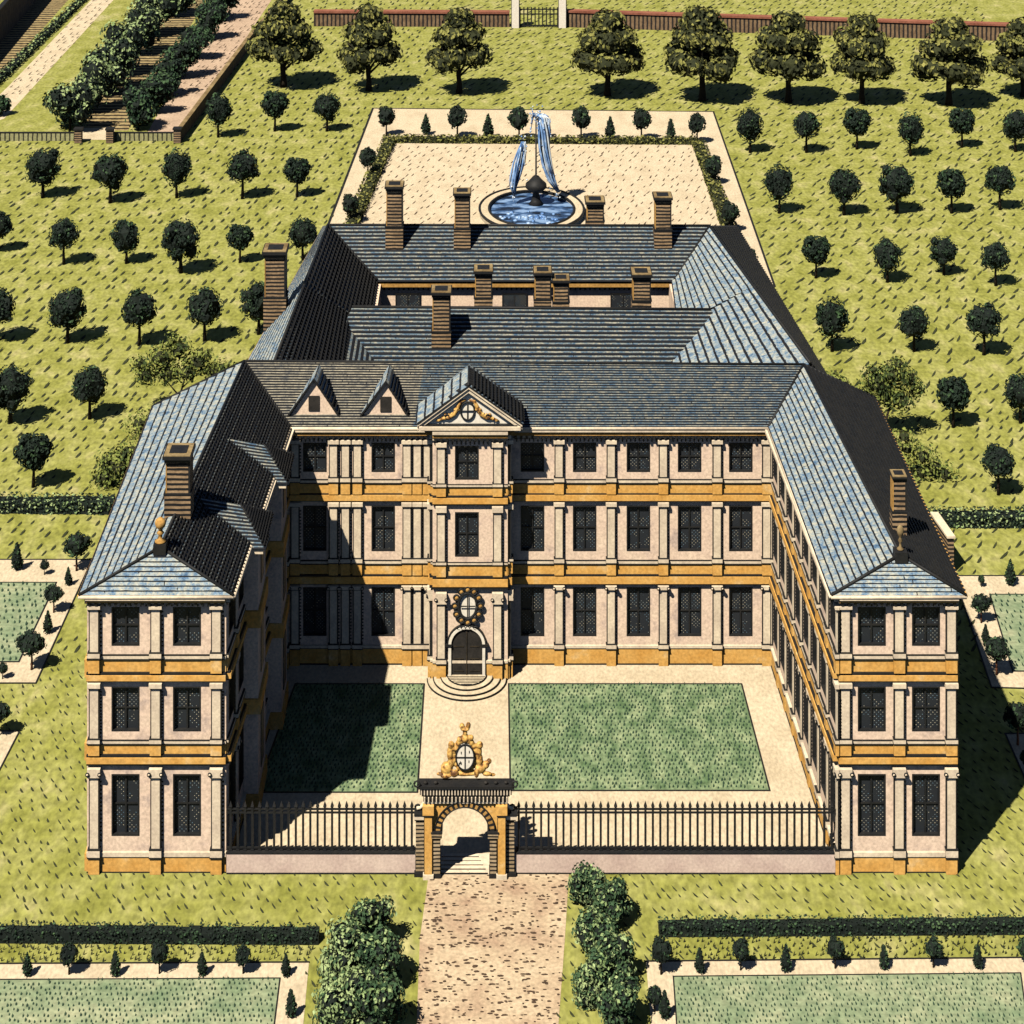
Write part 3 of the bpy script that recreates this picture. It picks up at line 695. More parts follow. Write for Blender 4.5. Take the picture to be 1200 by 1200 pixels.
# pediment
pl, pr, pt_ = PD(489, 491, DA - .5), PD(612, 491, DA - .5), PD(549, 452, DA - .5)
pl.z = pr.z = 15.55; pt_.z = 17.85
mb = MB(); mb.prism([pl + Vector((.3, .35, 0)), pr + Vector((-.3, .35, 0)), pt_ + Vector((0, .35, -.15))][::1], (0, .4, 0)); ped = mb.build('pediment', M['white'], PAL)
mb = MB()
def rake(mb, a, b, dz0, dz1, y0, y1, m):
    mb.hexa([Vector((a.x, y0, a.z + dz0)), Vector((b.x, y0, b.z + dz0)), Vector((b.x, y1, b.z + dz0)), Vector((a.x, y1, a.z + dz0)),
             Vector((a.x, y0, a.z + dz1)), Vector((b.x, y0, b.z + dz1)), Vector((b.x, y1, b.z + dz1)), Vector((a.x, y1, a.z + dz1))], m)
y0 = DA - .5
for e in (pl, pr):
    rake(mb, e, pt_, -.30, -.22, y0 + .2, y0 + .6, 1); rake(mb, e, pt_, -.22, .0, y0 + .1, y0 + .6, 0); rake(mb, e, pt_, .0, .05, y0 + .05, y0 + .6, 1); rake(mb, e, pt_, .05, .2, y0, y0 + .6, 0); rake(mb, e, pt_, .2, .3, y0 - .04, y0 + .6, 1)
mb.box(pl.x + .2, pr.x - .2, y0 - .02, y0 + .5, 15.36, 15.42, 1); mb.box(pl.x + .1, pr.x - .1, y0 - .1, y0 + .5, 15.42, 15.62, 0); mb.box(pl.x + .3, pr.x - .3, y0 + .02, y0 + .5, 15.62, 15.67, 1)
mb.build('pediment_moulding', [M['stone'], M['ink']], ped)
oc = Vector((PD(548, 482, DA).x, y0 + .3, 16.45))
mb = MB(); mb.tube([(oc.x + .42 * math.cos(a), oc.y, oc.z + .55 * math.sin(a)) for a in [2 * math.pi * q / 24 for q in range(25)]], .06, 0, 6)
mb.tube([(oc.x, oc.y, oc.z - .52), (oc.x, oc.y, oc.z + .52)], .035, 0, 6); mb.tube([(oc.x - .4, oc.y, oc.z), (oc.x + .4, oc.y, oc.z)], .035, 0, 6)
mb.build('oval_shield', M['ink'], ped)
mb = MB()
for s_ in (-1, 1):
    mb.tube([(oc.x + s_ * (.1 + .0), oc.y, oc.z + .68), (oc.x + s_ * .4, oc.y, oc.z + .6), (oc.x + s_ * .6, oc.y, oc.z + .2), (oc.x + s_ * .8, oc.y, oc.z - .18), (oc.x + s_ * 1.15, oc.y, oc.z - .38), (oc.x + s_ * 1.5, oc.y, oc.z - .45), (oc.x + s_ * 1.9, oc.y, oc.z - .6)], [.05, .1, .14, .13, .15, .1, .05], 0, 8)
    for k in range(7):
        blob(mb, (oc.x + s_ * (.55 + k * .2), oc.y - .02, oc.z + .1 - k * .1 + .1 * math.sin(k * 2)), .11, 0, ICO1, .3, k)
    mb.tube([(oc.x + s_ * (1.25 + .13 * math.cos(a)), oc.y - .1, oc.z - .3 + .13 * math.sin(a)) for a in [q * .8 for q in range(8)]], .04, 1, 6)
mb.build('garland', [M['gold'], M['ink']], ped)
mb = MB(); rb = Vector((pt_.x, 127.6, 18.05)); tf = pt_ + Vector((0, -.05, .28)); tb = Vector((pt_.x, 130.9, 16.95))
ll, rr_ = pl + Vector((-.1, -.05, .22)), pr + Vector((.1, -.05, .22))
slope(mb, Vector((ll.x, 127.4, 15.75)), ll, tf, rb, 6, .04)
slope(mb, rr_, Vector((rr_.x, 127.4, 15.75)), rb, tf, 14, .03); shade_battens(mb, rr_, Vector((rr_.x, 127.4, 15.75)), rb, tf, 15, .35, h=.2)
mb.face([Vector((ll.x, 127.4, 15.75)), rb, tb], 0); mb.face([Vector((rr_.x, 127.4, 15.75)), tb, rb], 0)
mb.tube([tf + Vector((0, 0, .03)), rb + Vector((0, 0, .03))], .08, 1, 6)
mb.build('pediment_roof', SL, PAL)

# --- rear ranges round the back court
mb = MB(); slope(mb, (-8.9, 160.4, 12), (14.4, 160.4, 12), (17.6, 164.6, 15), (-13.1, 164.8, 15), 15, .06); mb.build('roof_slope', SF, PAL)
mb = MB(); slope(mb, (20.9, 174, 12), (-14.2, 174, 12), (-13.1, 164.8, 15), (17.6, 164.6, 15), 14, .06); mb.build('roof_slope', SL, PAL)
mb = MB(); slope(mb, (-17.8, 135.5, 12), (-17.0, 137, 12), (-14.4, 137, 15), (-14.4, 135.5, 15), 8, .07)
mb = MB(); slope(mb, (-14.2, 174, 12), (-17.9, 136, 12), (-14.4, 136, 15), (-13.1, 164.8, 15), 10, .08); mb.build('roof_slope', SL, PAL)
mb = MB(); slope(mb, (-7.4, 136, 11), (-7.8, 151, 11), (-13.75, 151, 15), (-14.4, 136, 15), 18, .03); slope(mb, (-8.9, 151, 12.0), (-8.9, 160.4, 12), (-13.1, 164.8, 15), (-13.75, 151, 15), 16, .03)
shade_battens(mb, (-10.0, 136, 12.5), (-10.3, 151, 12.7), (-13.75, 151, 15), (-14.4, 136, 15), 15, .55, h=.2); shade_battens(mb, (-8.9, 151, 12.0), (-8.9, 160.4, 12), (-13.1, 164.8, 15), (-13.75, 151, 15), 18, .55, h=.2); mb.build('roof_slope', SF, PAL)
mb = MB(); slope(mb, (23.6, 136, 12), (20.9, 174, 12), (17.6, 164.6, 15), (21.2, 136, 15), 14, .03); shade_battens(mb, (23.6, 136, 12), (20.9, 174, 12), (17.6, 164.6, 15), (21.2, 136, 15), 16, .5); mb.build('roof_slope', SF, PAL)
mb = MB(); slope(mb, (12.4, 151, 11), (12.2, 136, 11), (21.2, 136, 15), (19.5, 151, 15), 14, .08); slope(mb, (14.2, 160.4, 12.0), (13.8, 151, 12), (19.5, 151, 15), (17.6, 164.6, 15), 12, .08); mb.build('roof_slope', SL, PAL)
mb = MB(); slope(mb, (-12, 144.2, 10.6), (19, 144.2, 10.6), (16.2, 150.6, 13.3), (-10.2, 150.6, 13.5), 17, .06); mb.build('roof_slope', SF, PAL)
mb = MB(); slope(mb, (17, 155.5, 11), (-11, 155.5, 11), (-10.2, 150.6, 13.5), (16.2, 150.6, 13.3), 12, .06); mb.build('roof_slope', SL, PAL)
mb = MB()
for a, b in (((-14.4, 136, 15), (-13.1, 164.8, 15)), ((-13.1, 164.8, 15), (17.6, 164.6, 15)), ((17.6, 164.6, 15), (21.2, 136, 15)), ((-10.2, 150.6, 13.5), (16.2, 150.6, 13.3)), ((17.6, 164.6, 15), (14.4, 160.4, 12.1)), ((-13.1, 164.8, 15), (-8.9, 160.4, 12.1))):
    mb.tube([Vector(a) + Vector((0, 0, .08)), Vector(b) + Vector((0, 0, .08))], .11, 0, 6)
mb.build('ridge_tiles', M['ink'], PAL)
mb = MB(); mb.tube([(-17.9, 136, 12), (-14.2, 174, 12)], .08, 0, 6); mb.build('gutter', M['ochre'], PAL)
mb = MB(); wallbox(mb, (-8.7, 161), (14.1, 161), 11.75, .3); mb.build('back_court_wall', M['wall'], PAL)
mb = MB(); mb.box(-9, 14.4, 160.5, 161, 11.55, 11.85, 0); mb.box(-9, 14.4, 160.7, 161, 11.45, 11.55, 1)
for k in range(60): mb.box(-8.8 + k * .385, -8.7 + k * .385, 160.9, 160.98, 11.2, 11.45, 1)
mb.build('back_court_cornice', [M['ochre_dark'], M['ink']], PAL)
for px in (478, 603, 730):
    a = PD(px, 345, 160.9); g_ = MB(); g_.box(a.x - .9, a.x + .9, 160.9, 160.99, 8.4, a.z); wn = g_.build('window', M['glass'], PAL)
    g_ = MB(); g_.box(a.x - .98, a.x - .9, 160.86, 160.99, 8.4, a.z); g_.box(a.x + .9, a.x + .98, 160.86, 160.99, 8.4, a.z); g_.box(a.x - .98, a.x + .98, 160.86, 160.99, a.z, a.z + .08); g_.box(a.x - .04, a.x + .04, 160.86, 160.9, 8.4, a.z); g_.build('frame', M['ink'], wn)
mb = MB()
wallbox(mb, (-17.5, 136.5), (-14.0, 173.6), 11.8, -.3); wallbox(mb, (23.2, 136.5), (20.6, 173.6), 11.8, .3); wallbox(mb, (20.6, 173.6), (-14, 173.6), 11.8, .3)
wallbox(mb, (-8.6, 155), (-8.6, 160.9), 11.8, .3); wallbox(mb, (14.0, 155), (14.0, 160.9), 11.8, -.3); wallbox(mb, (-10, 155.2), (15, 155.2), 10.8, .3); wallbox(mb, (-10, 144.4), (15, 144.4), 10.6, -.3)
mb.build('rear_wall', M['wall'], PAL)

# --- chimneys and finials
def chimney(x0, x1, yt, yb, D, bury=1.2, steps=True, depth=None):
    a = PD(x0, yt, D); b = PD(x1, yb, D); wd = b.x - a.x; dp = depth or wd * .85
    top, bot = a.z, b.z - bury; cap = wd * .16
    mb = MB(); mb.box(a.x + cap * .5, b.x - cap * .5, D, D + dp, bot, top - cap * 1.6, 0)
    if steps: mb.box(a.x - .02, b.x + .02, D - .07, D + dp + .07, bot, lerp(b.z, top, .33), 0); mb.box(a.x - .06, b.x + .06, D - .1, D + dp + .1, lerp(b.z, top, .33), lerp(b.z, top, .33) + .1, 2)
    mb.box(a.x + cap * .5 - .06, a.x + cap * .5, D - .02, D + dp, lerp(b.z, top, .34), top - cap * 1.6, 1); mb.box(b.x - cap * .5, b.x - cap * .5 + .1, D - .02, D + dp, lerp(b.z, top, .34), top - cap * 1.6, 2)  # ochre left face and black right face: lit and shaded sides as colour
    o = mb.build('chimney', [M['brick'], M['ochre_dark'], M['ink']], PAL)
    mb = MB(); mb.box(a.x, b.x, D - cap * .8, D + dp + cap * .8, top - cap * 1.6, top - cap * .8, 1); mb.box(a.x - cap * .4, b.x + cap * .4, D - cap * 1.3, D + dp + cap * 1.3, top - cap * .8, top, 1)
    mb.box(a.x - cap * .1, b.x + cap * .1, D - cap, D + dp + cap, top, top + .05, 0)
    mb.box(a.x + cap, b.x - cap, D + cap * .4, D + dp - cap * .4, top + .05, top + .07, 1)
    mb.build('chimney_cap', [M['soil'], M['ink']], o)
for c in ((452, 472, 218, 290, 162.9), (532, 551, 226, 290, 162.9), (687, 708, 236, 272, 165.4), (767, 787, 231, 289, 162.9),
          (556, 577, 317, 366, 151.6), (626, 646, 319, 368, 151.6), (648, 667, 328, 368, 151.4), (741, 763, 321, 369, 151.6)):
    chimney(*c)
chimney(506, 528, 342, 413, 147.0); chimney(309, 335, 294, 377, 149.6)
chimney(193, 223, 533, 603, 111.0, bury=1.6); chimney(1046, 1062, 558, 622, 110.2, bury=1.6)
for (c, s_) in ((L_['Rf'], 1.0), (R_['Rf'], .62)):
    mb = MB(); c2 = c + Vector((0, 0, -.25))
    mb.box(c2.x - .33, c2.x + .33, c2.y - .33, c2.y + .33, c2.z, c2.z + .55, 1)
    mb.lathe(c2 + Vector((0, 0, .55)), [(r_ * s_, z_) for r_, z_ in ((0, 0), (.28, 0), (.3, .08), (.1, .18), (.1, .38), (.2, .5), (.1, .62), (.1, .68), (.24, .82), (.3, 1.0), (.24, 1.18), (.1, 1.28), (0, 1.3))], 0, 12)
    mb.build('finial', [M['ochre_dark'] if s_ == 1 else M['soil'], M['ink']], PAL)

# ------------------------------------------------------------------ gate portal
gx = X1(545); gy = D1
GP = empty('gate_portal', (gx, gy, 0), 'arched stone gateway with dark cornice and gilded coat of arms before the court', 'gateway')
zb = 0.0
def ZG(y): return (1020 - y) / S1
rad = 29 / S1; spr = ZG(966); top = ZG(933)
mb = MB(); y0, y1 = gy - .45, gy + .12
x0, x1 = X1(498), X1(592)
# spandrel wall with an arched opening
N = 16
arc = [(gx + rad * math.cos(math.pi * k / N), spr + rad * math.sin(math.pi * k / N)) for k in range(N + 1)]
for k in range(N):
    a, b = arc[k], arc[k + 1]
    for y, fl in ((y0, False), (y1, True)):
        q = [(a[0], y, a[1]), (a[0], y, top), (b[0], y, top), (b[0], y, b[1])]
        mb.face(q[::-1] if fl else q)
    mb.face([(a[0], y0, a[1]), (b[0], y0, b[1]), (b[0], y1, b[1]), (a[0], y1, a[1])])
mb.box(x0, gx - rad, y0, y1, 0, top); mb.box(gx + rad, x1, y0, y1, 0, top)
mb.build('arch_wall', M['ochre'], GP)
mb = MB()
for k in range(N * 2):
    t0, t1 = math.pi * k / (2 * N), math.pi * (k + 1) / (2 * N); r0, r1 = rad - .02, rad + .26
    m_ = 0 if k % 2 else 1
    mb.prism([(gx + r0 * math.cos(t0), y0 - .1, spr + r0 * math.sin(t0)), (gx + r0 * math.cos(t1), y0 - .1, spr + r0 * math.sin(t1)), (gx + r1 * math.cos(t1), y0 - .1, spr + r1 * math.sin(t1)), (gx + r1 * math.cos(t0), y0 - .1, spr + r1 * math.sin(t0))], (0, .1, 0), m_)
for r in (rad - .03, rad + .27): mb.tube([(gx + r * math.cos(math.pi * k / 24), y0 - .11, spr + r * math.sin(math.pi * k / 24)) for k in range(25)], .035, 1, 5)
mb.build('arch_moulding', [M['ochre_dark'], M['ink']], GP)
for s_ in (-1, 1):
    mb = MB(); a, b = sorted((gx + s_ * rad, gx + s_ * (rad + .34))); mb.box(a, b, y0 - .14, y1 + .1, .0, spr - .35, 0)
    mb.box(a - .05, b + .05, y0 - .2, y1 + .14, spr - .35, spr - .28, 1); mb.box(a - .1, b + .1, y0 - .24, y1 + .16, spr - .28, spr - .02, 0); mb.box(a - .13, b + .13, y0 - .27, y1 + .18, spr - .02, spr + .05, 1)
    mb.box(a - .04, b + .04, y0 - .18, y1 + .12, .0, .2, 1)
    mb.build('arch_pier', [M['rust'], M['ink']], GP)
    a, b = sorted((gx + s_ * (rad + .42), gx + s_ * (rad + .80))); mb = MB()
    mb.box(a, b, y0 - .22, y0, .25, top - .6, 0); mb.box(a - .08, b + .08, y0 - .28, y0, .0, .25, 2); mb.box(a - .03, a, y0 - .2, y0, .25, top - .6, 1); mb.box(b, b + .03, y0 - .2, y0, .25, top - .6, 1)
    mb.box(a - .06, b + .06, y0 - .28, y0, top - .6, top - .52, 1); mb.box(a - .1, b + .1, y0 - .3, y0, top - .52, top - .05, 0)
    mb.build('pilaster', [M['ochre'], M['ink'], M['stone']], GP)
    a, b = sorted((gx + s_ * (rad + .84), gx + s_ * 2.55)); mb = MB()
    mb.box(a, b, y0 + .05, y1 - .05, .2, ZG(955), 0); mb.box(a - .08, b + .1, y0 - .05, y1, .0, .2, 1)
    mb.box(a - .06, b + .08, y0, y1, ZG(955), ZG(953), 1); mb.box(a - .08, b + .14, y0 - .06, y1 + .04, ZG(953), ZG(948), 2); mb.box(a - .08, b + .18, y0 - .1, y1 + .06, ZG(948), ZG(946), 1)
    n = 8; pts = [(gx + s_ * (2.5 - .62 * (k / n) ** .6), gy - .2, ZG(946) + .12 + (ZG(928) - ZG(946)) * (k / n) ** 1.4) for k in range(n + 1)]
    mb.tube(pts, .10, 2, 8); mb.tube([(gx + s_ * (2.45 + .14 * math.cos(q * .8)), gy - .2, ZG(946) + .17 + .14 * math.sin(q * .8)) for q in range(8)], .05, 1, 6)
    mb.build('side_buttress', [M['rust'], M['ink'], M['stone']], GP)
mb = MB(); a, b = X1(497), X1(595)
mb.box(a, b, y0 - .12, y1 + .1, top, top + .12, 2); mb.box(a - .02, b + .02, y0 - .16, y1 + .14, top + .12, ZG(924), 1)
mb.box(a - .1, b + .1, y0 - .17, y1 + .08, ZG(924), ZG(922), 0); mb.box(a - .2, b + .2, y0 - .2, y1 - .15, ZG(922), ZG(914), 1); mb.box(a - .34, b + .34, y0 - .32, y1 - .12, ZG(914), ZG(911), 0)
for k in range(22):
    u = lerp(a + .05, b - .05, k / 21); mb.box(u - .028, u + .028, y0 - .26, y0 - .16, top + .15, ZG(924) - .02, 2)
for k in range(30):
    u = lerp(a - .12, b + .12, k / 29); mb.box(u - .03, u + .03, y0 - .27, y0 - .2, ZG(922) + .03, ZG(914) - .02, 2)
for s_, e in ((-1, a - .3), (1, b + .3)): mb.tube([(e + s_ * .05 + .15 * math.cos(q * .8) * s_, y0 - .3, ZG(910) + .1 + .15 * math.sin(q * .8)) for q in range(9)], .045, 0, 6)
mb.build('entablature', [M['ink'], M['door'], M['stone']], GP)
mb = MB()
for k in range(9):
    u = lerp(a + .1, b - .1, k / 8)
    if abs(u - gx) > 1.05: blob(mb, (u, y0 - .1, ZG(910) + .06), (.12, .1, .08), 0, ICO1, .3, k)
mb.build('cresting', M['door'], GP)
# coat of arms: oval shield, two seated supporters, helm and plume
zc = ZG(909)
def E(mb, x, y, z, rx, ry, rz): blob(mb, (gx + x, gy + y, zc + z), (rx, ry, rz), 0, ICO2, .06, int(x * 10))
mb = MB()
E(mb, 0, .06, .18, .85, .22, .16)
for q in range(20):
    t = 2 * math.pi * q / 20; E(mb, .57 * math.cos(t), .02, 1.12 + .78 * math.sin(t), .15, .14, .17)
E(mb, -.95, 0, .42, .34, .26, .36); E(mb, -.72, 0, .75, .2, .2, .3); E(mb, -.78, -.02, 1.22, .17, .18, .42); E(mb, -.72, -.05, 1.68, .17, .16, .2); E(mb, -1.25, 0, .14, .25, .12, .09); E(mb, -.52, -.1, 1.5, .22, .1, .09); E(mb, -1.0, -.2, .14, .3, .1, .12); E(mb, -.55, -.15, .25, .22, .14, .2)
E(mb, .8, 0, .45, .3, .26, .28); E(mb, .76, 0, .85, .18, .18, .4); E(mb, .72, 0, 1.3, .17, .17, .36); E(mb, .76, -.04, 1.66, .19, .16, .2); E(mb, 1.08, 0, .62, .2, .18, .2); E(mb, 1.25, 0, .8, .14, .14, .14); E(mb, 1.15, -.1, .2, .26, .12, .12); E(mb, .6, -.2, .3, .14, .12, .26); E(mb, 1.4, 0, .1, .2, .1, .08)
E(mb, 0, 0, 2.0, .24, .2, .22); E(mb, -.27, 0, 1.95, .15, .14, .14); E(mb, .3, 0, 2.02, .16, .14, .15); E(mb, 0, 0, 2.28, .13, .13, .16); E(mb, 0, 0, 2.48, .26, .18, .1); E(mb, -.16, 0, 2.62, .14, .14, .16); E(mb, .17, 0, 2.66, .13, .13, .18)
o = mb.build('coat_of_arms', M['gold'], GP)
rm = o.modifiers.new("Remesh", 'REMESH'); rm.mode = 'VOXEL'; rm.voxel_size = 0.035; rm.use_smooth_shade = True
mb = MB(); mb.prism([(gx + .46 * math.cos(t), gy - .2, zc + 1.12 + .64 * math.sin(t)) for t in [2 * math.pi * q / 28 for q in range(28)]], (0, .2, 0)); mb.build('shield', M['white'], o)
mb = MB(); mb.tube([(gx + .47 * math.cos(t), gy - .2, zc + 1.12 + .66 * math.sin(t)) for t in [2 * math.pi * q / 28 for q in range(29)]], .045, 0, 6)
mb.box(gx - .03, gx + .03, gy - .225, gy - .2, zc + .5, zc + 1.74); mb.box(gx - .44, gx - .03, gy - .225, gy - .2, zc + 1.08, zc + 1.14); mb.box(gx + .03, gx + .44, gy - .225, gy - .2, zc + 1.08, zc + 1.14)
for (dx, dz) in ((-.25, .85), (-.2, .8), (-.3, .78), (.2, .9), (-.2, 1.35), (.22, 1.4)): mb.box(gx + dx - .02, gx + dx + .02, gy - .22, gy - .2, zc + dz - .06, zc + dz + .06)
mb.build('shield_marks', M['ink'], o)
mb = MB()
for k in range(5): mb.box(gx - rad + .02, gx + rad - .02, gy - .3 + k * .34, gy + .04 + k * .34, .0, .02 + .012 * (5 - abs(k - 2)) , 0); mb.box(gx - rad + .05, gx + rad - .1 - .12 * k, gy - .3 + k * .34, gy - .25 + k * .34, .03, .085, 1)
mb.build('threshold_steps', [M['stone'], M['ink']], GP)

# ------------------------------------------------------------------ railings
def railing(xa_, xb_, label, nb):
    base = ((xa_ + xb_) / 2, D1, 0); R = empty('iron_railing', base, label, 'railing', 'railings either side of the gateway')
    mb = MB(); mb.box(xa_, xb_, D1 - .22, D1 + .22, 0, 1.05, 0); mb.box(xa_, xb_, D1 - .25, D1 + .25, 1.05, 1.11, 1); mb.box(xa_, xb_, D1 - .26, D1 - .22, 0, .07, 1); mb.build('plinth', [M['plinth'], M['ink']], R)
    mb = MB()
    for z in (1.2, 3.02, 3.2): mb.box(xa_, xb_, D1 - .04, D1 + .04, z, z + .075)
    mb.build('rail', M['ink'], R)
    proto = None
    for k in range(nb):
        x = lerp(xa_, xb_, (k + .5) / nb)
        if proto is None:
            mb = MB(); mb.box(x - .055, x + .055, D1 - .055, D1 + .055, 1.11, 3.38)
            a = [(x - .085, D1 - .085, 3.38), (x + .085, D1 - .085, 3.38), (x + .085, D1 + .085, 3.38), (x - .085, D1 + .085, 3.38)]
            for q in range(4): mb.face([a[q], a[(q + 1) % 4], (x, D1, 3.68)])
            mb.face(a[::-1]); mb.box(x - .09, x + .09, D1 - .09, D1 + .09, 1.11, 1.17)
            proto = mb.build('bar', M['ink'], R); px0 = x
        else:
            c = proto.copy(); COL.objects.link(c); c.location = (proto.location.x + x - px0, proto.location.y, proto.location.z)
railing(X1(266), gx - 2.58, 'shorter black iron railing on pink plinth, left of the gateway in the shadow', 26)
railing(gx + 2.6, X1(979), 'longer black iron railing on pink plinth, in sun right of the gateway', 43)

# ------------------------------------------------------------------ foliage
def leaves(mb, c, r, n, size, rg, mats=(1, 2), light=0.35, jitter=.25, zmin=None, bias=None):
    c = Vector(c); r = Vector(r) if not isinstance(r, (int, float)) else Vector((r, r, r))
    for i in range(n):
        d = Vector((rg.gauss(0, 1), rg.gauss(0, 1), rg.gauss(0, 1))).normalized()
        k = 1 + rg.uniform(-jitter, jitter * .6)
        p = c + Vector((d.x * r.x, d.y * r.y, d.z * r.z)) * k
        if zmin is not None and p.z < zmin: continue
        t = Vector((rg.gauss(0, 1), rg.gauss(0, 1), rg.gauss(0, .6))).normalized()
        nn = (d + t * .9).normalized(); a = nn.cross(t)
        if a.length < 1e-3: continue
        a.normalize(); b = nn.cross(a); s = size * rg.uniform(.6, 1.3)
        a, b = a * s * .5, b * s * .32
        cl = mnoise.noise(p * (1.5 / max(r)) + Vector((rg.random() * .2, 3, 5)))
        m = mats[1] if (cl > .5 - light * 1.4 + rg.uniform(-.15, .15)) else mats[0]
        q = len(mb.v); mb.v += [p - a, p - b + nn * s * .06, p + a, p + b + nn * s * .06]
        mb.f.append((q, q + 1, q + 2, q + 3)); mb.m.append(m); mb.uv.append(None); mb.sm.append(False)
def orchard_proto(seed, h=3.7, r=1.28, rx=1.0, rz=1.0, notch=None, mats=None, light=.12, trunk='bark', name='orchard_tree', n=560, leaf=.22, cat='fruit tree'):
    rg = random.Random(seed); root = empty(name, (0, 0, 0), None, cat)
    zc_ = h - r * rz
    mb = MB(); mb.tube([(0, 0, -.1), (.03 * r, 0, zc_ * .4), (-.02 * r, 0.02, zc_)], [.12 * r, .08 * r, .06 * r], 0, 7)
    for k in range(4):
        a = k * 1.7; mb.tube([(0, 0, zc_ * .55), (.3 * r * math.cos(a), .3 * r * math.sin(a), zc_ * .85)], [.05 * r, .03 * r], 0, 5)
    mb.build('trunk', M[trunk], root)
    mb = MB()
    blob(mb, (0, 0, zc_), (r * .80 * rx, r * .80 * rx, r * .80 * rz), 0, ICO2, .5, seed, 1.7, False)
    leaves(mb, (0, 0, zc_), (r * .93 * rx, r * .93 * rx, r * .93 * rz), n, leaf, rg, light=light, jitter=.16)
    for k in range(9):
        d = Vector((rg.gauss(0, 1), rg.gauss(0, 1), rg.gauss(0, .8))).normalized(); q_ = rg.uniform(.68, .92)
        c = (d.x * r * q_ * rx, d.y * r * q_ * rx, zc_ + d.z * r * q_ * rz)
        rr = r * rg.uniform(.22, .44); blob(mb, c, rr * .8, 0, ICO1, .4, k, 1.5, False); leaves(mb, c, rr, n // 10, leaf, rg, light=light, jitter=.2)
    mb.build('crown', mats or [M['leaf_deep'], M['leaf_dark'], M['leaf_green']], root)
    return root
protos = {
    'round': orchard_proto(1), 'round2': orchard_proto(2, r=1.33), 'round3': orchard_proto(3, r=1.22),
    'tall': orchard_proto(4, h=3.7, r=1.08, rz=1.35), 'egg': orchard_proto(5, h=3.6, r=1.22, rx=.95, rz=1.12), 'ragged': orchard_proto(6, r=1.2, n=620, leaf=.3)}
used = set()
def place(proto, loc, label, scale=1.0, group=None, rz=0.0, sx=1.0):
    o = protos[proto] if isinstance(proto, str) else proto
    sc_ = (scale * sx, scale * sx, scale)
    if o.name not in used:
        used.add(o.name); o.location = loc; o.scale = sc_; o.rotation_euler = (0, 0, rz); o["label"] = label
        if group: o["group"] = group
        return o
    return copy_tree(o, loc, sc_, rz, label, group)
ORD = ['leftmost', 'second from left', 'third from left', 'fourth from left', 'fifth from left', 'sixth from left', 'seventh from left']
rowsL = [('top orchard row beside the kitchen garden wall', [(256, 131, 161, 'tall'), (322, 127, 154, 'ragged'), (383, 130, 154, 'round')]),
         ('orchard row just below the kitchen garden fence', [(50, 193, 232, 'round2'), (129, 194, 238, 'round'), (207, 195, 232, 'tall'), (284, 196, 233, 'round3'), (348, 205, 231, 'ragged')]),
         ('second orchard row below the kitchen garden fence', [(-3, 268, 295, 'round'), (75, 275, 310, 'round3'), (148, 279, 309, 'egg'), (212, 276, 320, 'round2'), (281, 284, 308, 'ragged'), (355, 276, 305, 'round')]),
         ('third orchard row below the kitchen garden fence', [(-4, 356, 400, 'round'), (79, 358, 402, 'round2'), (163, 359, 405, 'round3'), (240, 356, 400, 'round'), (303, 350, 392, 'egg')]),
         ('orchard row level with the dormers', [(12, 455, 496, 'round2'), (105, 456, 491, 'round')]),
         ('orchard just above the left mixed hedge', [(39, 533, 571, 'ragged')])]
rowsR = [('top orchard row right of the fountain garden', [(879, 147, 179, 'tall'), (945, 151, 179, 'round3'), (1004, 147, 175, 'ragged'), (1067, 153, 183, 'tall'), (1127, 147, 173, 'ragged'), (1190, 150, 178, 'egg')]),
         ('second orchard row right of the fountain', [(913, 214, 250, 'tall'), (989, 217, 252, 'round'), (1051, 213, 250, 'round2'), (1115, 217, 250, 'ragged'), (1172, 213, 246, 'round3')]),
         ('third orchard row right of the fountain', [(956, 296, 326, 'ragged'), (1040, 302, 331, 'egg'), (1106, 299, 322, 'round2'), (1167, 303, 335, 'round3')]),
         ('fourth orchard row right of the fountain', [(975, 369, 412, 'tall'), (1071, 379, 412, 'round'), (1153, 374, 416, 'round3')]),
         ('orchard row level with the main ridge', [(1117, 467, 501, 'ragged'), (1196, 465, 496, 'round')]),
         ('orchard just above the right mixed hedge', [(1170, 548, 580, 'round3')])]
for rows, side in ((rowsL, 'left'), (rowsR, 'right')):
    for rn, items in rows:
        for i, (cx_, cy_, by, kind) in enumerate(items):
            loc = P(cx_, by); s = F / loc.y
            # scale so that the crown centre sits where it is drawn
            zc_ = (by - cy_) / s; pz = {'round': 2.15, 'round2': 2.1, 'round3': 2.2, 'tall': 2.0, 'egg': 2.03, 'ragged': 2.25}[kind]
            want = (48 if by > 430 else 38) / s / 2.9 * 1.02
            sc_ = max(.75, min(1.45, .5 * zc_ / pz + .5 * want))
            lab = (ORD[i] + ' dark clipped tree in the ' + rn) if len(items) > 1 else ('lone dark clipped tree in the ' + rn)
            place(kind, loc, lab, sc_, 'dark clipped orchard trees', rz=rng.uniform(0, 6.28) if kind != 'ragged' else rng.uniform(0, .8))

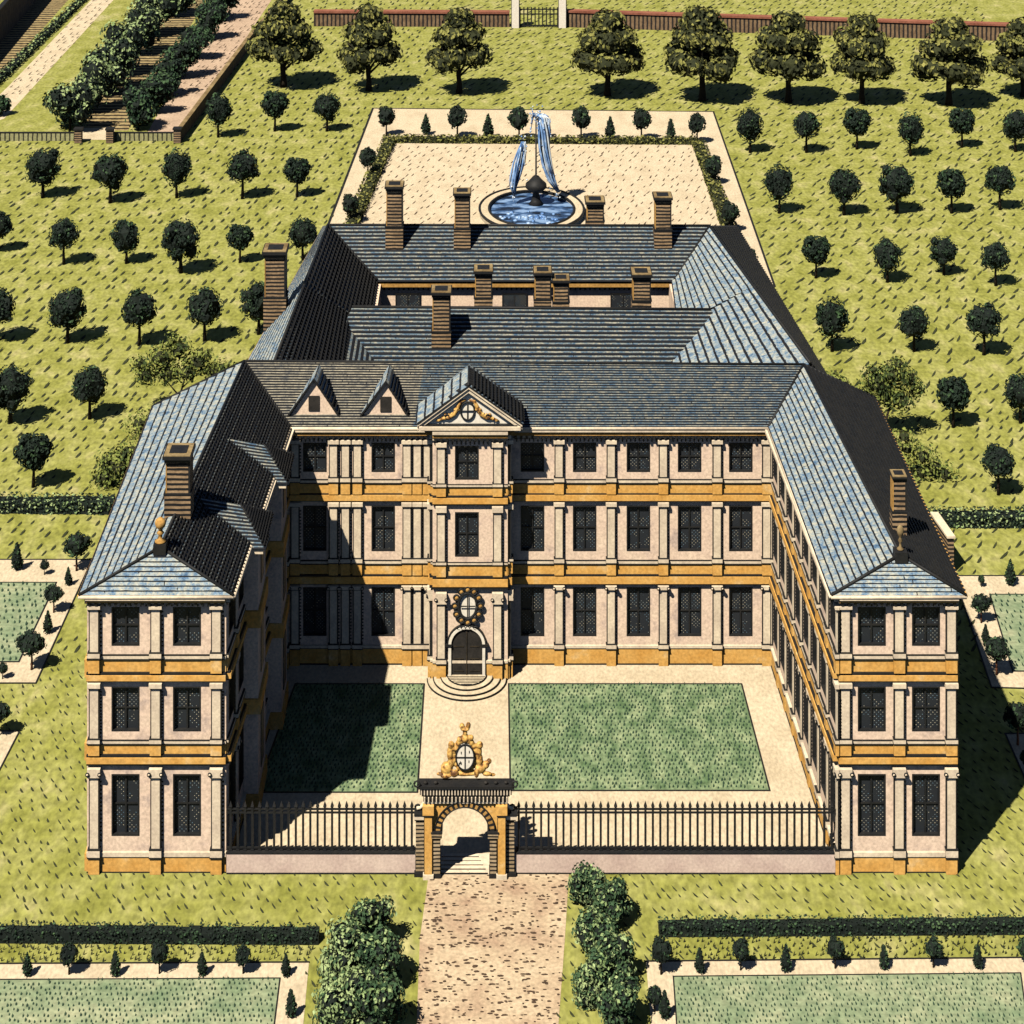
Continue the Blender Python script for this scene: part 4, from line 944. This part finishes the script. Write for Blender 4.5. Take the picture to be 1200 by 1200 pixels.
# big spreading trees of the top row
def big_tree(seed, h=12.0, r=4.6):
    rg = random.Random(seed); root = empty('avenue_tree', (0, 0, 0), None, 'tree')
    mb = MB(); mb.tube([(0, 0, -.3), (.05, 0, 1.2), (-.1, 0, 2.6), (0, 0, 5), (0, 0, 8)], [.55, .36, .32, .25, .12], 0, 9)
    for k in range(8):
        a = k * .85; L = r * .65; mb.tube([(0, 0, 2.2 + k * .35), (L * .5 * math.cos(a), L * .5 * math.sin(a), 3.6 + k * .45), (L * math.cos(a), L * math.sin(a), 4.6 + k * .5)], [.18, .12, .05], 0, 6)
    mb.build('trunk', M['bark'], root)
    mb = MB()
    lobes = [(0, 0, 7.6, 2.9), (0, 0, 9.6, 2.1)]
    for k in range(8): a = k * math.pi / 4 + rg.uniform(-.2, .2); lobes.append((r * .62 * math.cos(a), r * .62 * math.sin(a), rg.uniform(4.3, 5.6), rg.uniform(1.5, 1.95)))
    for k in range(6): a = k * math.pi / 3 + rg.uniform(-.3, .3); lobes.append((r * .48 * math.cos(a), r * .48 * math.sin(a), rg.uniform(7.2, 8.3), rg.uniform(1.4, 1.8)))
    for k in range(3): a = k * 2.1 + rg.uniform(-.3, .3); lobes.append((r * .2 * math.cos(a), r * .2 * math.sin(a), rg.uniform(10, 10.6), rg.uniform(1.0, 1.3)))
    for i, (x, y, z, q) in enumerate(lobes):
        blob(mb, (x, y, z), (q * .82, q * .82, q * .66), 0, ICO2, .4, i + seed, 1.6, False)
        leaves(mb, (x, y, z), (q, q, q * .8), int(95 * q), .62, rg, light=.42, jitter=.22)
    mb.build('crown', [M['leaf_olive_dark'], M['leaf_olive_dark'], M['leaf_olive']], root)
    return root
bt = [big_tree(11), big_tree(12), big_tree(13)]
bigs = [(332, 102, 0, 43, 'first tree of the top row, beside the corner of the kitchen garden wall'),
        (432, 106, 5, 39, 'second tree from left in the top row, above the garden corner'),
        (538, 109, 8, 39, 'third tree from left in the top row, left of the back gate'),
        (712, 112, 10, 44, 'tree nearest right of the back gate, in the top row'),
        (823, 118, 6, 47, 'widest tree of the top row, above the right corner of the fountain garden'),
        (924, 120, 12, 44, 'third tree right of the back gate in the top row'),
        (1010, 121, 15, 39, 'fourth tree right of the back gate in the top row'),
        (1112, 123, 20, 45, 'fifth tree right of the back gate in the top row'),
        (1199, 113, 20, 40, 'last tree of the top row, cut by the right edge')]
for i, (x, by, ty, hw_, lab) in enumerate(bigs):
    loc = P(x, by); s = F / loc.y; hh = (by - ty) / s
    o = bt[i % 3]; lab = 'olive ' + lab
    sz = hh / 11.6; sx = hw_ / s / 4.6
    if i < 3: o.location = loc; o.scale = (sx, sx, sz); o["label"] = lab; o["group"] = 'olive avenue trees of the top row'
    else: copy_tree(o, loc, (sx, sx, sz), rng.uniform(0, 6), lab, 'olive avenue trees of the top row')

# loose wild trees by the palace flanks
def wild(name, lobes, base, trunk, label, cat, nl=260, leaf=.27, mats=None, core=.68, light=.5):
    nl = int(nl * 1.7); core = max(core, .5)
    rg = random.Random(hash(label) % 1000 if False else len(label) * 7); root = empty(name, base, label, cat)
    mb = MB(); b = Vector(base)
    for path, rad_ in trunk: mb.tube([b + Vector(p) for p in path], rad_, 0, 6)
    if trunk: mb.build('trunk', M['bark'], root)
    mb = MB()
    for i, (x, y, z, r) in enumerate(lobes):
        if core: blob(mb, b + Vector((x, y, z)), (r * core, r * core, r * core * .8), 0, ICO1, .5, i, 1.6, False)
        leaves(mb, b + Vector((x, y, z)), (r, r, r * .85), int(nl * r * r / 1.5), leaf, rg, light=light, jitter=.42)
    mb.build('crown' if trunk else 'foliage', mats or [M['leaf_olive_dark'], M['leaf_wild_dark'], M['leaf_wild']], root)
    return root
b = P(209, 482); s = F / b.y
wild('wild_tree', [(-2.6, 0, 2.9, 1.0), (-1.5, .2, 4.2, 1.1), (.1, 0, 4.9, 1.1), (1.5, 0, 4.1, 1.0), (2.5, .2, 3.2, .8), (-.8, .3, 3.0, 1.1), (.7, -.3, 3.3, 1.0), (-3.1, 0, 3.9, .7), (-.6, 0, 5.6, .7), (2.3, 0, 4.6, .5)], tuple(b),
     [([(0, 0, -.1), (.1, 0, 1.2), (.5, 0, 2.6)], [.14, .1, .06]), ([(.1, 0, 1.2), (-1, 0, 2.5)], [.08, .04]), ([(.3, 0, 1.9), (1.4, 0, 2.9)], [.07, .03])],
     'loose spreading olive tree with thin trunk left of the palace flank', 'tree', nl=230)
b = P(256, 446); wild('bush', [(0, 0, .8, 1.1), (.9, 0, .7, .9)], tuple(b), [], 'small dark bush touching the top of the left palace flank', 'bush', nl=240)
b = P(178, 512); wild('bush', [(-.9, 0, 1, 1.2), (.6, 0, 1.4, 1.3), (1.6, .3, .9, 1.2), (.2, 0, .4, 1.2), (2.4, .5, 1.2, 1.2)], tuple(b), [], 'pale olive bush between the spreading tree and the flank chimney', 'bush', nl=150, core=.3, light=.75)
b = P(142, 569); wild('bush', [(-1.1, 0, .6, 1.1), (0, 0, 1.6, 1.2), (.8, 0, .6, 1.1), (.6, 0, 2.4, 1.0), (-1, 0, 1.9, .8), (1.7, 0, 1.3, 1.0)], tuple(b), [], 'olive bush at the end of the left mixed hedge', 'bush', nl=200)
b = P(1040, 512)
wild('wild_tree', [(-1.9, 0, 3.0, 1.1), (-.8, .2, 4.2, 1.3), (.4, 0, 4.9, 1.1), (1.5, 0, 4.7, .9), (2.3, .2, 3.7, .8), (.9, 0, 5.7, .6), (0, .3, 3.2, 1.3), (1.0, -.3, 3.0, 1.0), (-1.1, 0, 5.2, .5)], tuple(b),
     [([(0, 0, -.1), (-.15, 0, 1.2), (.3, 0, 2.8)], [.15, .11, .06]), ([(-.1, 0, 1.4), (-1, 0, 2.9)], [.08, .04]), ([(0, 0, 1.9), (1.2, 0, 3.1)], [.07, .03])],
     'wind-swept dark olive tree right of the palace flank', 'tree', nl=260, light=.3)
b = P(968, 461); wild('bush', [(0, 0, .8, 1.2), (1.2, 0, .7, .9), (-1.0, 0, 1.4, .9)], tuple(b), [], 'bush against the right end of the main ridge', 'bush', nl=240)
b = P(1078, 560); wild('bush', [(-.9, 0, 2.2, 1.0), (.2, 0, 1.6, 1.1), (1.0, 0, .8, 1.1), (-1.2, 0, 3.1, .8), (-.2, 0, .4, 1.0), (1.9, 0, .3, .9)], tuple(b), [], 'sprawling climbing bush above the right mixed hedge', 'bush', nl=130, core=.25, light=.6)

# hedges
def hedge(name, a, b, wd, h, label, mats, n=60, leaf=.2, light=.4, base_mat=None, cat='hedge'):
    a, b = Vector((a.x, a.y, 0)), Vector((b.x, b.y, 0)); L = (b - a).length; d = (b - a).normalized(); nn = Vector((-d.y, d.x, 0))
    mb = MB(); rg = random.Random(int(L * 10)); seg = max(2, int(L / (wd * .8)))
    for k in range(seg):
        p0, p1 = a + d * L * k / seg, a + d * L * (k + 1) / seg
        hh = h * rg.uniform(.84, .98) - leaf * .4; w2 = wd / 2 - leaf * .3
        mb.hexa([p0 - nn * w2, p1 - nn * w2, p1 + nn * w2, p0 + nn * w2] + [q + Vector((0, 0, hh)) for q in (p0 - nn * w2 * .8, p1 - nn * w2 * .8, p1 + nn * w2 * .8, p0 + nn * w2 * .8)], 0)
    cnt = int(n * L)
    for i in range(cnt):
        t = rg.uniform(0, L); face = rg.random()
        if face < .45: p = a + d * t + nn * rg.uniform(-wd / 2, wd / 2) + Vector((0, 0, h * rg.uniform(.86, 1.06))); nr = Vector((0, 0, 1))
        elif face < .9: p = a + d * t - nn * wd / 2 * rg.uniform(.85, 1.1) + Vector((0, 0, rg.uniform(.03, h))); nr = -nn
        else: p = a + d * t + nn * wd / 2 + Vector((0, 0, rg.uniform(.03, h))); nr = nn
        t_ = Vector((rg.gauss(0, 1), rg.gauss(0, 1), rg.gauss(0, 1))).normalized(); nr = (nr + t_ * .8).normalized(); aa = nr.cross(t_)
        if aa.length < .01: continue
        aa.normalize(); bb = nr.cross(aa); s_ = leaf * rg.uniform(.6, 1.3)
        m_ = 2 if rg.random() < light else 1
        q = len(mb.v); mb.v += [p - aa * s_ * .5, p - bb * s_ * .35, p + aa * s_ * .5, p + bb * s_ * .35]
        mb.f.append((q, q + 1, q + 2, q + 3)); mb.m.append(m_); mb.uv.append(None); mb.sm.append(False)
    o = mb.build(name, mats, origin=((a + b) / 2)); return tag(o, label, cat)
DK = [M['leaf_deep'], M['leaf_dark'], M['leaf_green']]
hedge('hedge', P(-40, 1100), P(374, 1102), .8, .62, 'dark clipped hedge behind the front left parterre', DK, 90, .15, .15)
hedge('hedge', P(772, 1093), P(1245, 1090), .8, .6, 'dark curly hedge behind the front right parterre', [M['leaf_deep'], M['leaf_dark'], M['leaf_green']], 90, .15, .35)
MX = [M['leaf_deep'], M['leaf_dark'], M['leaf_mint']]
hedge('mixed_hedge', P(-30, 596), P(156, 598), 1.6, .85, 'speckled blue-green hedge left of the palace flank', MX, 130, .22, .32)
hedge('mixed_hedge', P(1071, 613), P(1240, 614), 1.6, .85, 'speckled blue-green hedge right of the palace flank', MX, 130, .22, .32)
BX = [M['leaf_olive_dark'], M['leaf_olive_dark'], M['leaf_olive']]
hedge('box_hedge', P(449, 166), P(816, 168), 1.5, .7, 'low box hedge across the top of the fountain garden', BX, 60, .34, .5)
hedge('box_hedge', P(384, 330), P(456, 166), 1.5, .7, 'low box hedge on the left side of the fountain garden', BX, 40, .34, .5)
hedge('box_hedge', P(818, 168), P(864, 296), 1.5, .7, 'low box hedge on the right side of the fountain garden', BX, 40, .34, .5)

# big shrub banks beside the drive
def shrub(px, by, hpx, wpx, label, mats, seed, light=.4, leaf=.2):
    b = P(px, by); s = F / b.y; h = hpx / s; wd = wpx / s; rg = random.Random(seed)
    root = empty('leafy_shrub', tuple(b), label, 'shrub', 'leafy shrubs beside the drive')
    mb = MB(); mb.tube([b, b + Vector((0, 0, h * .6))], [.12, .06], 0, 6); mb.build('stem', M['bark'], root)
    mb = MB(); lob = []
    for k in range(13):
        a = k * 2.4; rr = wd * .5 * .62 * math.sqrt(rg.random()); z = h * rg.uniform(.22, .8)
        lob.append((rr * math.cos(a), rr * math.sin(a), z, wd * .5 * rg.uniform(.4, .55)))
    for i, (x, y, z, r) in enumerate(lob):
        blob(mb, b + Vector((x, y, z)), (r * .85, r * .85, r * .85), 0, ICO1, .4, i, 1.6, False)
        leaves(mb, b + Vector((x, y, z)), (r, r, r), int(260 * r * r / .5) + 40, leaf, rg, light=light, jitter=.25, zmin=.02)
    mb.build('foliage', mats, root)
SA1 = [M['leaf_deep'], M['leaf_green'], M['leaf_mint']]; SA2 = [M['leaf_deep'], M['leaf_dark'], M['leaf_green']]
for i, (px, by, hp, wp, lab, lt) in enumerate((
        (432, 1108, 66, 56, 'topmost mint-green shrub left of the drive, nearest the railing', .25),
        (402, 1150, 68, 60, 'pale shrub left of the drive at the end of the left hedge', .5),
        (442, 1160, 64, 56, 'dark shrub left of the drive, beside the gravel edge', .2),
        (398, 1205, 66, 70, 'pale lowest shrub left of the drive, beside the parterre corner', .5),
        (444, 1212, 68, 62, 'dark lowest shrub left of the drive, beside the gravel edge', .2))):
    shrub(px, by, hp, wp, lab, SA1, i + 20, lt)
for i, (px, by, hp, wp, lab, lt) in enumerate((
        (690, 1062, 44, 48, 'small pale shrub right of the drive, just below the railing', .3),
        (718, 1085, 58, 46, 'topmost dark shrub right of the drive', .22),
        (698, 1118, 54, 54, 'middle pale-spotted shrub right of the drive', .3),
        (722, 1150, 60, 52, 'dark shrub right of the drive beside the end of the right hedge', .25),
        (693, 1176, 52, 50, 'pale low shrub on the right edge of the gravel', .4),
        (725, 1208, 60, 54, 'lowest shrub right of the drive beside the parterre corner', .2))):
    shrub(px, by, hp, wp, lab, SA1, i + 40, lt)

# small topiary: rounds and cones
def ball_proto(trunk='bark', nm='topiary_ball'):
    return orchard_proto(31 if trunk == 'bark' else 33, h=1.0, r=.32, rx=1, rz=.98, n=190, leaf=.10, name=nm, light=.18, cat='topiary', trunk=trunk)
def cone_proto():
    rg = random.Random(5); root = empty('topiary_cone', (0, 0, 0), None, 'topiary')
    mb = MB(); mb.tube([(0, 0, -.03), (0, 0, .15)], .04, 0, 6); mb.build('stem', M['bark'], root)
    mb = MB(); mb.lathe((0, 0, 0), [(0, .06), (.13, .1), (.17, .3), (.12, .62), (.05, .9), (0, 1.0)], 0, 10, False)
    for i in range(170):
        z = rg.uniform(.08, .98); r = .19 * min(1, (1 - z) * 1.5) * (1 if z > .25 else .85); t = rg.uniform(0, 6.283)
        leaves(mb, (r * math.cos(t), r * math.sin(t), z), .02, 1, .12, rg, light=.3)
    mb.build('foliage', DK, root); return root
PB, PR, PC = ball_proto(), ball_proto('redbark'), cone_proto()
OR2 = ['first', 'second', 'third', 'fourth', 'fifth', 'sixth']
def topi(proto, px, top_, by, label, group, sx=1.0):
    loc = P(px, by); s = F / loc.y; place(proto, loc, label, (by - top_) / s * 1.02, group, rz=rng.uniform(0, 6), sx=sx)
for i, (x, t, b_) in enumerate(((453, 126, 159), (536, 125, 162), (608, 127, 164), (681, 127, 163), (752, 129, 164), (817, 134, 168))):
    topi(PB, x, t, b_, OR2[i] + ' ball topiary from left along the top of the fountain garden', 'ball topiaries of the fountain garden')
for i, (x, t, b_) in enumerate(((499, 133, 158), (572, 133, 162), (640, 136, 161), (715, 136, 163), (786, 139, 164))):
    topi(PC, x, t, b_, OR2[i] + ' cone topiary from left along the top of the fountain garden', 'cone topiaries of the fountain garden', 1.1)
for (x, t, b_, l_) in ((431, 174, 206, 'upper ball topiary on the left walk of the fountain garden'), (411, 229, 262, 'lower ball topiary on the left walk, above the palace roof corner'),
                   (836, 184, 216, 'upper ball topiary on the right walk of the fountain garden'), (855, 238, 272, 'middle ball topiary on the right walk of the fountain garden'),
                   (876, 293, 330, 'lowest ball topiary on the right walk, behind the palace roof')):
    topi(PB, x, t, b_, l_, 'ball topiaries of the fountain garden')
for i, (x, t, b_) in enumerate(((81, 1107, 1142), (187, 1106, 1141), (285, 1110, 1141))):
    topi(PB, x, t, b_, OR2[i] + ' ball topiary from left on the front left parterre path', 'ball topiaries of the front parterres')
for i, (x, t, b_) in enumerate(((32, 1116, 1144), (135, 1114, 1144), (237, 1115, 1143), (335, 1117, 1144))):
    topi(PC, x, t, b_, OR2[i] + ' cone topiary from left on the front left parterre path', 'cone topiaries of the front parterres')
topi(PC, 341, 1159, 1192, 'cone topiary on the short path right of the front left lawn', 'cone topiaries of the front parterres')
for i, (x, t, b_) in enumerate(((775, 1102, 1142), (868, 1103, 1137), (979, 1101, 1135), (1094, 1101, 1134), (1203, 1100, 1133))):
    topi(PB, x, t, b_, OR2[i] + ' ball topiary from left on the front right parterre path', 'ball topiaries of the front parterres')
for i, (x, t, b_) in enumerate(((820, 1110, 1140), (921, 1106, 1138), (1036, 1107, 1136), (1146, 1106, 1135))):
    topi(PC, x, t, b_, OR2[i] + ' cone topiary from left on the front right parterre path', 'cone topiaries of the front parterres')
topi(PC, 779, 1160, 1193, 'cone topiary on the short path left of the front right lawn', 'cone topiaries of the front parterres')
topi(PB, 767, 1157, 1186, 'ball topiary on the short path beside the right drive shrubs', 'ball topiaries of the front parterres')
SGp = 'plants of the side gardens'
for (pr, x, t, b_, l_) in ((PR, 90, 626, 669, 'red-stemmed ball topiary at the top corner of the left side garden'), (PR, 63, 686, 718, 'red-stemmed ball topiary half way down the left side garden path'),
                           (PR, 37, 740, 785, 'red-stemmed ball topiary at the foot of the left side garden'), (PR, -2, 822, 862, 'ball topiary cut by the left edge below the side garden'),
                           (PC, 20, 635, 668, 'pointed cone topiary on the top path of the left side garden'), (PC, 56, 715, 742, 'cone topiary on the slanting path of the left side garden'), (PC, 80, 664, 686, 'small ragged cone topiary near the left side garden corner'),
                           (PB, 52, 657, 674, 'tiny ball topiary on the top path of the left side garden'), (PB, 3, 777, 796, 'tiny ball topiary at the lower left picture edge of the side garden'),
                           (PR, 1150, 697, 730, 'red-stemmed ball topiary at the top corner of the right side garden'), (PR, 1168, 747, 791, 'tall-stemmed ball topiary half way down the right side garden path'),
                           (PR, 1193, 825, 873, 'ball topiary below the right side garden near the picture edge'), (PC, 1184, 655, 686, 'pointed cone topiary above the right side garden lawn'),
                           (PC, 1155, 731, 754, 'cone topiary on the slanting path of the right side garden'), (PB, 1150, 675, 688, 'tiny ball topiary above the right side garden corner'), (PB, 1203, 880, 905, 'low ball topiary at the right picture edge')):
    topi(pr, x, t, b_, l_, SGp)

# ------------------------------------------------------------------ fountain
FT = empty('fountain', tuple(basin_c), 'round stone fountain basin with a tall jet in the cream garden behind the palace', 'fountain')
rx, ry = 5.5, 7.4
mb = MB(); mb.lathe(basin_c, [(1.0 * rx - 1.0, .0), (rx - 1.0, .5), (rx, .55), (rx, 0)], 0, 48, False, sy=ry / rx); mb.build('basin_rim', M['sand'], FT)
mb = MB()
for r in (rx - 1.0, rx): mb.tube([(basin_c.x + r * math.cos(t), basin_c.y + r * ry / rx * math.sin(t), .56) for t in [2 * math.pi * k / 48 for k in range(49)]], .13, 0, 6)
mb.build('rim_edge', M['ink'], FT)
mb = MB(); mb.face([(basin_c.x + (rx - 1.0) * math.cos(t), basin_c.y + (rx - 1.0) * ry / rx * math.sin(t), .3) for t in [2 * math.pi * k / 48 for k in range(48)]]); mb.build('pool', M['water'], FT)
mb = MB(); fc = P(628, 240); c0 = Vector((fc.x, basin_c.y + 2.2, .2))
mb.lathe(c0, [(.0, 0), (.9, 0), (.5, .5), (.3, 1.4), (.8, 1.6), (1.15, 1.9), (1.1, 2.3), (.75, 2.6), (.3, 3.1), (.1, 3.0), (.07, 9.3), (0, 9.4)], 0, 16); mb.build('nozzle', M['ink'], FT)
def plume(pts, rad_, name='water_jet', n=16):
    mb = MB(); pts = [Vector(p) for p in pts]
    for k in range(n):
        a = rng.uniform(0, 6.28); q = rng.uniform(.1, 1.0); st = rng.randint(0, 2); en = len(pts) - rng.randint(0, 1)
        pp = [p + Vector((math.cos(a + i * .25), math.sin(a + i * .25), 0)) * rad_[i] * q + Vector((rng.gauss(0, .04), 0, 0)) for i, p in enumerate(pts)][st:en]
        if len(pp) < 3: continue
        mb.tube(pp, [.03] + [rng.uniform(.07, .13) for _ in pp[2:]] + [.02], 0 if rng.random() < .62 else 1, 5)
    for i, p in enumerate(pts):
        for k in range(9): blob(mb, p + Vector((rng.gauss(0, rad_[i] * .8), rng.gauss(0, rad_[i] * .5), rng.gauss(0, .45))), rng.uniform(.04, .12), k % 2, ICO1, .3, k)
    mb.build(name, [M['spray'], M['foam']], FT)
z0 = c0.z
def J(x, z): return (c0.x + x, c0.y - .15, z)
plume([J(.1, 9.4), J(.35, 9.9), J(.75, 9.6), J(.85, 8.2), J(.95, 6.4), J(1.2, 4.6), J(1.7, 2.9), J(2.4, 1.6)], [.15, .45, .6, .6, .62, .55, .45, .2], n=34)
plume([J(-1.35, 7.0), J(-1.5, 6.0), J(-1.8, 4.8), J(-2.2, 3.4), J(-2.5, 2.2), J(-2.4, 1.2)], [.2, .5, .65, .55, .4, .15], n=30)
plume([J(.1, 9.4), J(-.2, 10.0), J(-.5, 9.5), J(-.55, 8.4)], [.08, .22, .2, .06])
plume([J(.75, 9.9), J(1.25, 9.4), J(1.4, 8.0), J(1.4, 7.0)], [.1, .18, .14, .05])
mb = MB()
for k in range(40):
    t = rng.uniform(0, 6.28); r = rng.uniform(0, .85); blob(mb, (basin_c.x + 4.3 * r * math.cos(t), basin_c.y - 2.4 + 3 * r * math.sin(t), .33), (rng.uniform(.15, .4), rng.uniform(.2, .5), .1), 0, ICO1, .3, k)
mb.build('pool_foam', M['spray'], FT)

# ------------------------------------------------------------------ back wall, gate, kitchen garden walls
def gwall(name, pts, hgt, label, cat, mats, th=.5, cop=.35, coph=.35, group=None):
    c = sum((Vector(p) for p in pts), Vector()) / len(pts); root = empty(name, (c.x, c.y, 0), label, cat, group)
    mb = MB(); mc = MB()
    for a, b in zip(pts[:-1], pts[1:]):
        a, b = Vector(a), Vector(b); d = (b - a).normalized(); n = Vector((-d.y, d.x, 0)) * th / 2; u = Vector((0, 0, hgt))
        mb.hexa([a - n, b - n, b + n, a + n, a - n + u, b - n + u, b + n + u, a + n + u])
        n2 = n * (1 + cop); u2 = Vector((0, 0, hgt + coph)); mc.hexa([a - n2 + u, b - n2 + u, b + n2 + u, a + n2 + u, a - n2 + u2, b - n2 + u2, b + n2 + u2, a + n2 + u2])
    mb.build('brickwork', mats[0], root); mc.build('coping', mats[1], root)
gwall('garden_wall', [P(368, 30), P(597, 31)], 2.0, 'brown brick garden wall with red coping left of the back gate', 'garden wall', (M['gardenwall'], M['terracotta']), 1.0, coph=.3)
gwall('garden_wall', [P(663, 31), P(1260, 50)], 2.2, 'long brown brick garden wall with red coping right of the back gate', 'garden wall', (M['gardenwall'], M['terracotta']), 1.0, coph=.3)
ga, gb = P(604, 32), P(659, 32); R = empty('garden_gate', ((ga.x + gb.x) / 2, ga.y, 0), 'dark slatted gate between two pale piers in the back wall', 'gate')
for p in (ga, gb):
    mb = MB(); mb.box(p.x - .55, p.x + .55, p.y - .55, p.y + .55, 0, 4.6, 0); mb.box(p.x - .7, p.x + .7, p.y - .7, p.y + .7, 4.6, 4.9, 0)
    mb.box(p.x - .62, p.x - .56, p.y - .58, p.y - .56, 0, 4.6, 1); mb.box(p.x + .5, p.x + .62, p.y - .58, p.y - .56, 0, 4.6, 1); mb.build('pier', [M['white'], M['ink']], R)
mb = MB()
for k in range(11): x = lerp(ga.x + .7, gb.x - .7, k / 10); mb.box(x - .09, x + .09, ga.y - .06, ga.y + .06, .1, 3.0)
for z in (.15, 1.9, 2.6): mb.box(ga.x + .5, gb.x - .5, ga.y - .08, ga.y + .08, z, z + .15)
mb.build('gate_slats', M['ink'], R)
gwall('garden_wall', [P(211, 165), P(290, 58), P(352, -18)], 1.5, 'slanting brown plank wall on the right side of the kitchen garden', 'garden wall', (M['gardenwall'], M['soil']), .4, coph=.12)
gwall('garden_fence', [P(-40, 165), P(87, 165)], .95, 'pale low paling left of the kitchen garden opening', 'fence', (M['palefence'], M['ink']), .2, coph=.1)
gwall('garden_fence', [P(133, 165), P(204, 165)], .95, 'pale low paling right of the kitchen garden opening', 'fence', (M['palefence'], M['ink']), .2, coph=.1)
for (px, l_) in ((92, 'short brick pier left of the kitchen garden opening'), (129, 'short brick pier right of the kitchen garden opening'), (208, 'brick pier at the corner of the kitchen garden')):
    p = P(px, 167); h_ = 1.55 if px < 200 else 1.6
    mb = MB(); mb.box(p.x - .42, p.x + .42, p.y - .4, p.y + .4, 0, h_, 0); mb.box(p.x - .52, p.x + .52, p.y - .5, p.y + .5, h_, h_ + .18, 1); tag(mb.build('garden_pier', [M['brick'], M['ink']], origin=p), l_, 'pier', 'brick piers of the kitchen garden')
gwall('board_fence', [P(-40, 95), P(40, 2), P(60, -25)], 4.8, 'tall dark brown board fence in the top left corner', 'fence', (M['gardenwall'], M['ink']), .5, coph=.2)
p = P(1113, 672); s = F / p.y
mb = MB(); mb.hexa([p + Vector(v) for v in ((-.12, 0, 0), (.28, 0, 0), (-.1, 3.4, 0), (-.5, 3.4, 0), (-.12, 0, 2.4), (.28, 0, 2.4), (-.1, 3.4, 2.4), (-.5, 3.4, 2.4))], 0)
mb.hexa([p + Vector(v) for v in ((-.2, -.1, 2.4), (.36, -.1, 2.4), (-.02, 3.5, 2.4), (-.58, 3.5, 2.4), (-.2, -.1, 2.55), (.36, -.1, 2.55), (-.02, 3.5, 2.55), (-.58, 3.5, 2.55))], 1)
tag(mb.build('garden_wall', [M['brick'], M['stone']], origin=p), 'short wall stub with pale coping beside the right palace flank', 'garden wall')
# kitchen-garden bushes
KB = 'bushes of the kitchen garden'
def kbush(px, by, wp, label, seed, mats):
    b = P(px, by); s = F / b.y; r = wp / s / 2; rg = random.Random(seed)
    root = empty('garden_bush', tuple(b), label, 'bush', KB)
    mb = MB(); mb.tube([b, b + Vector((0, 0, r))], [.15, .08], 0, 6); mb.build('stem', M['bark'], root)
    mb = MB()
    for i in range(9):
        a = i * 2.4; q = r * .6 * math.sqrt(rg.random()); c = b + Vector((q * math.cos(a), q * math.sin(a), r * rg.uniform(.5, 1.5))); rr = r * rg.uniform(.38, .55)
        blob(mb, c, rr * .85, 0, ICO1, .4, i, 1.6, False); leaves(mb, c, rr, int(60 * rr * rr) + 30, .5, rg, light=.40, jitter=.25, zmin=.05)
    mb.build('foliage', mats, root)
KM = [M['leaf_deep'], M['leaf_dark'], M['leaf_mint']]
r1 = [(82, 153, 64), (104, 131, 68), (126, 108, 68), (146, 87, 66), (164, 64, 62), (184, 41, 60), (201, 19, 60)]
r2 = [(162, 152, 50), (180, 133, 52), (196, 112, 50), (211, 91, 50), (227, 69, 48), (242, 46, 48), (257, 23, 48)]
for i, (x, by, wp) in enumerate(r1): kbush(x, by, wp, 'mint-green bush, %s from the fence in the wider kitchen garden row' % OR2[i] if i < 6 else 'mint-green bush farthest from the fence in the wider kitchen garden row', i, KM)
for i, (x, by, wp) in enumerate(r2): kbush(x, by, wp, 'dark bush, %s from the fence in the narrow row beside the pink path' % OR2[i] if i < 6 else 'dark bush farthest from the fence in the row beside the pink path', i + 30, [M['leaf_deep'], M['leaf_dark'], M['leaf_green']])
kbush(0, 135, 24, 'dark bush cut by the left edge below the kitchen garden path', 77, [M['leaf_deep'], M['leaf_dark'], M['leaf_green']])
hedge('hedge', P(-25, 118), P(112, -14), 1.3, .8, 'narrow green hedge along the left kitchen garden path', MX, 30, .4, .4)
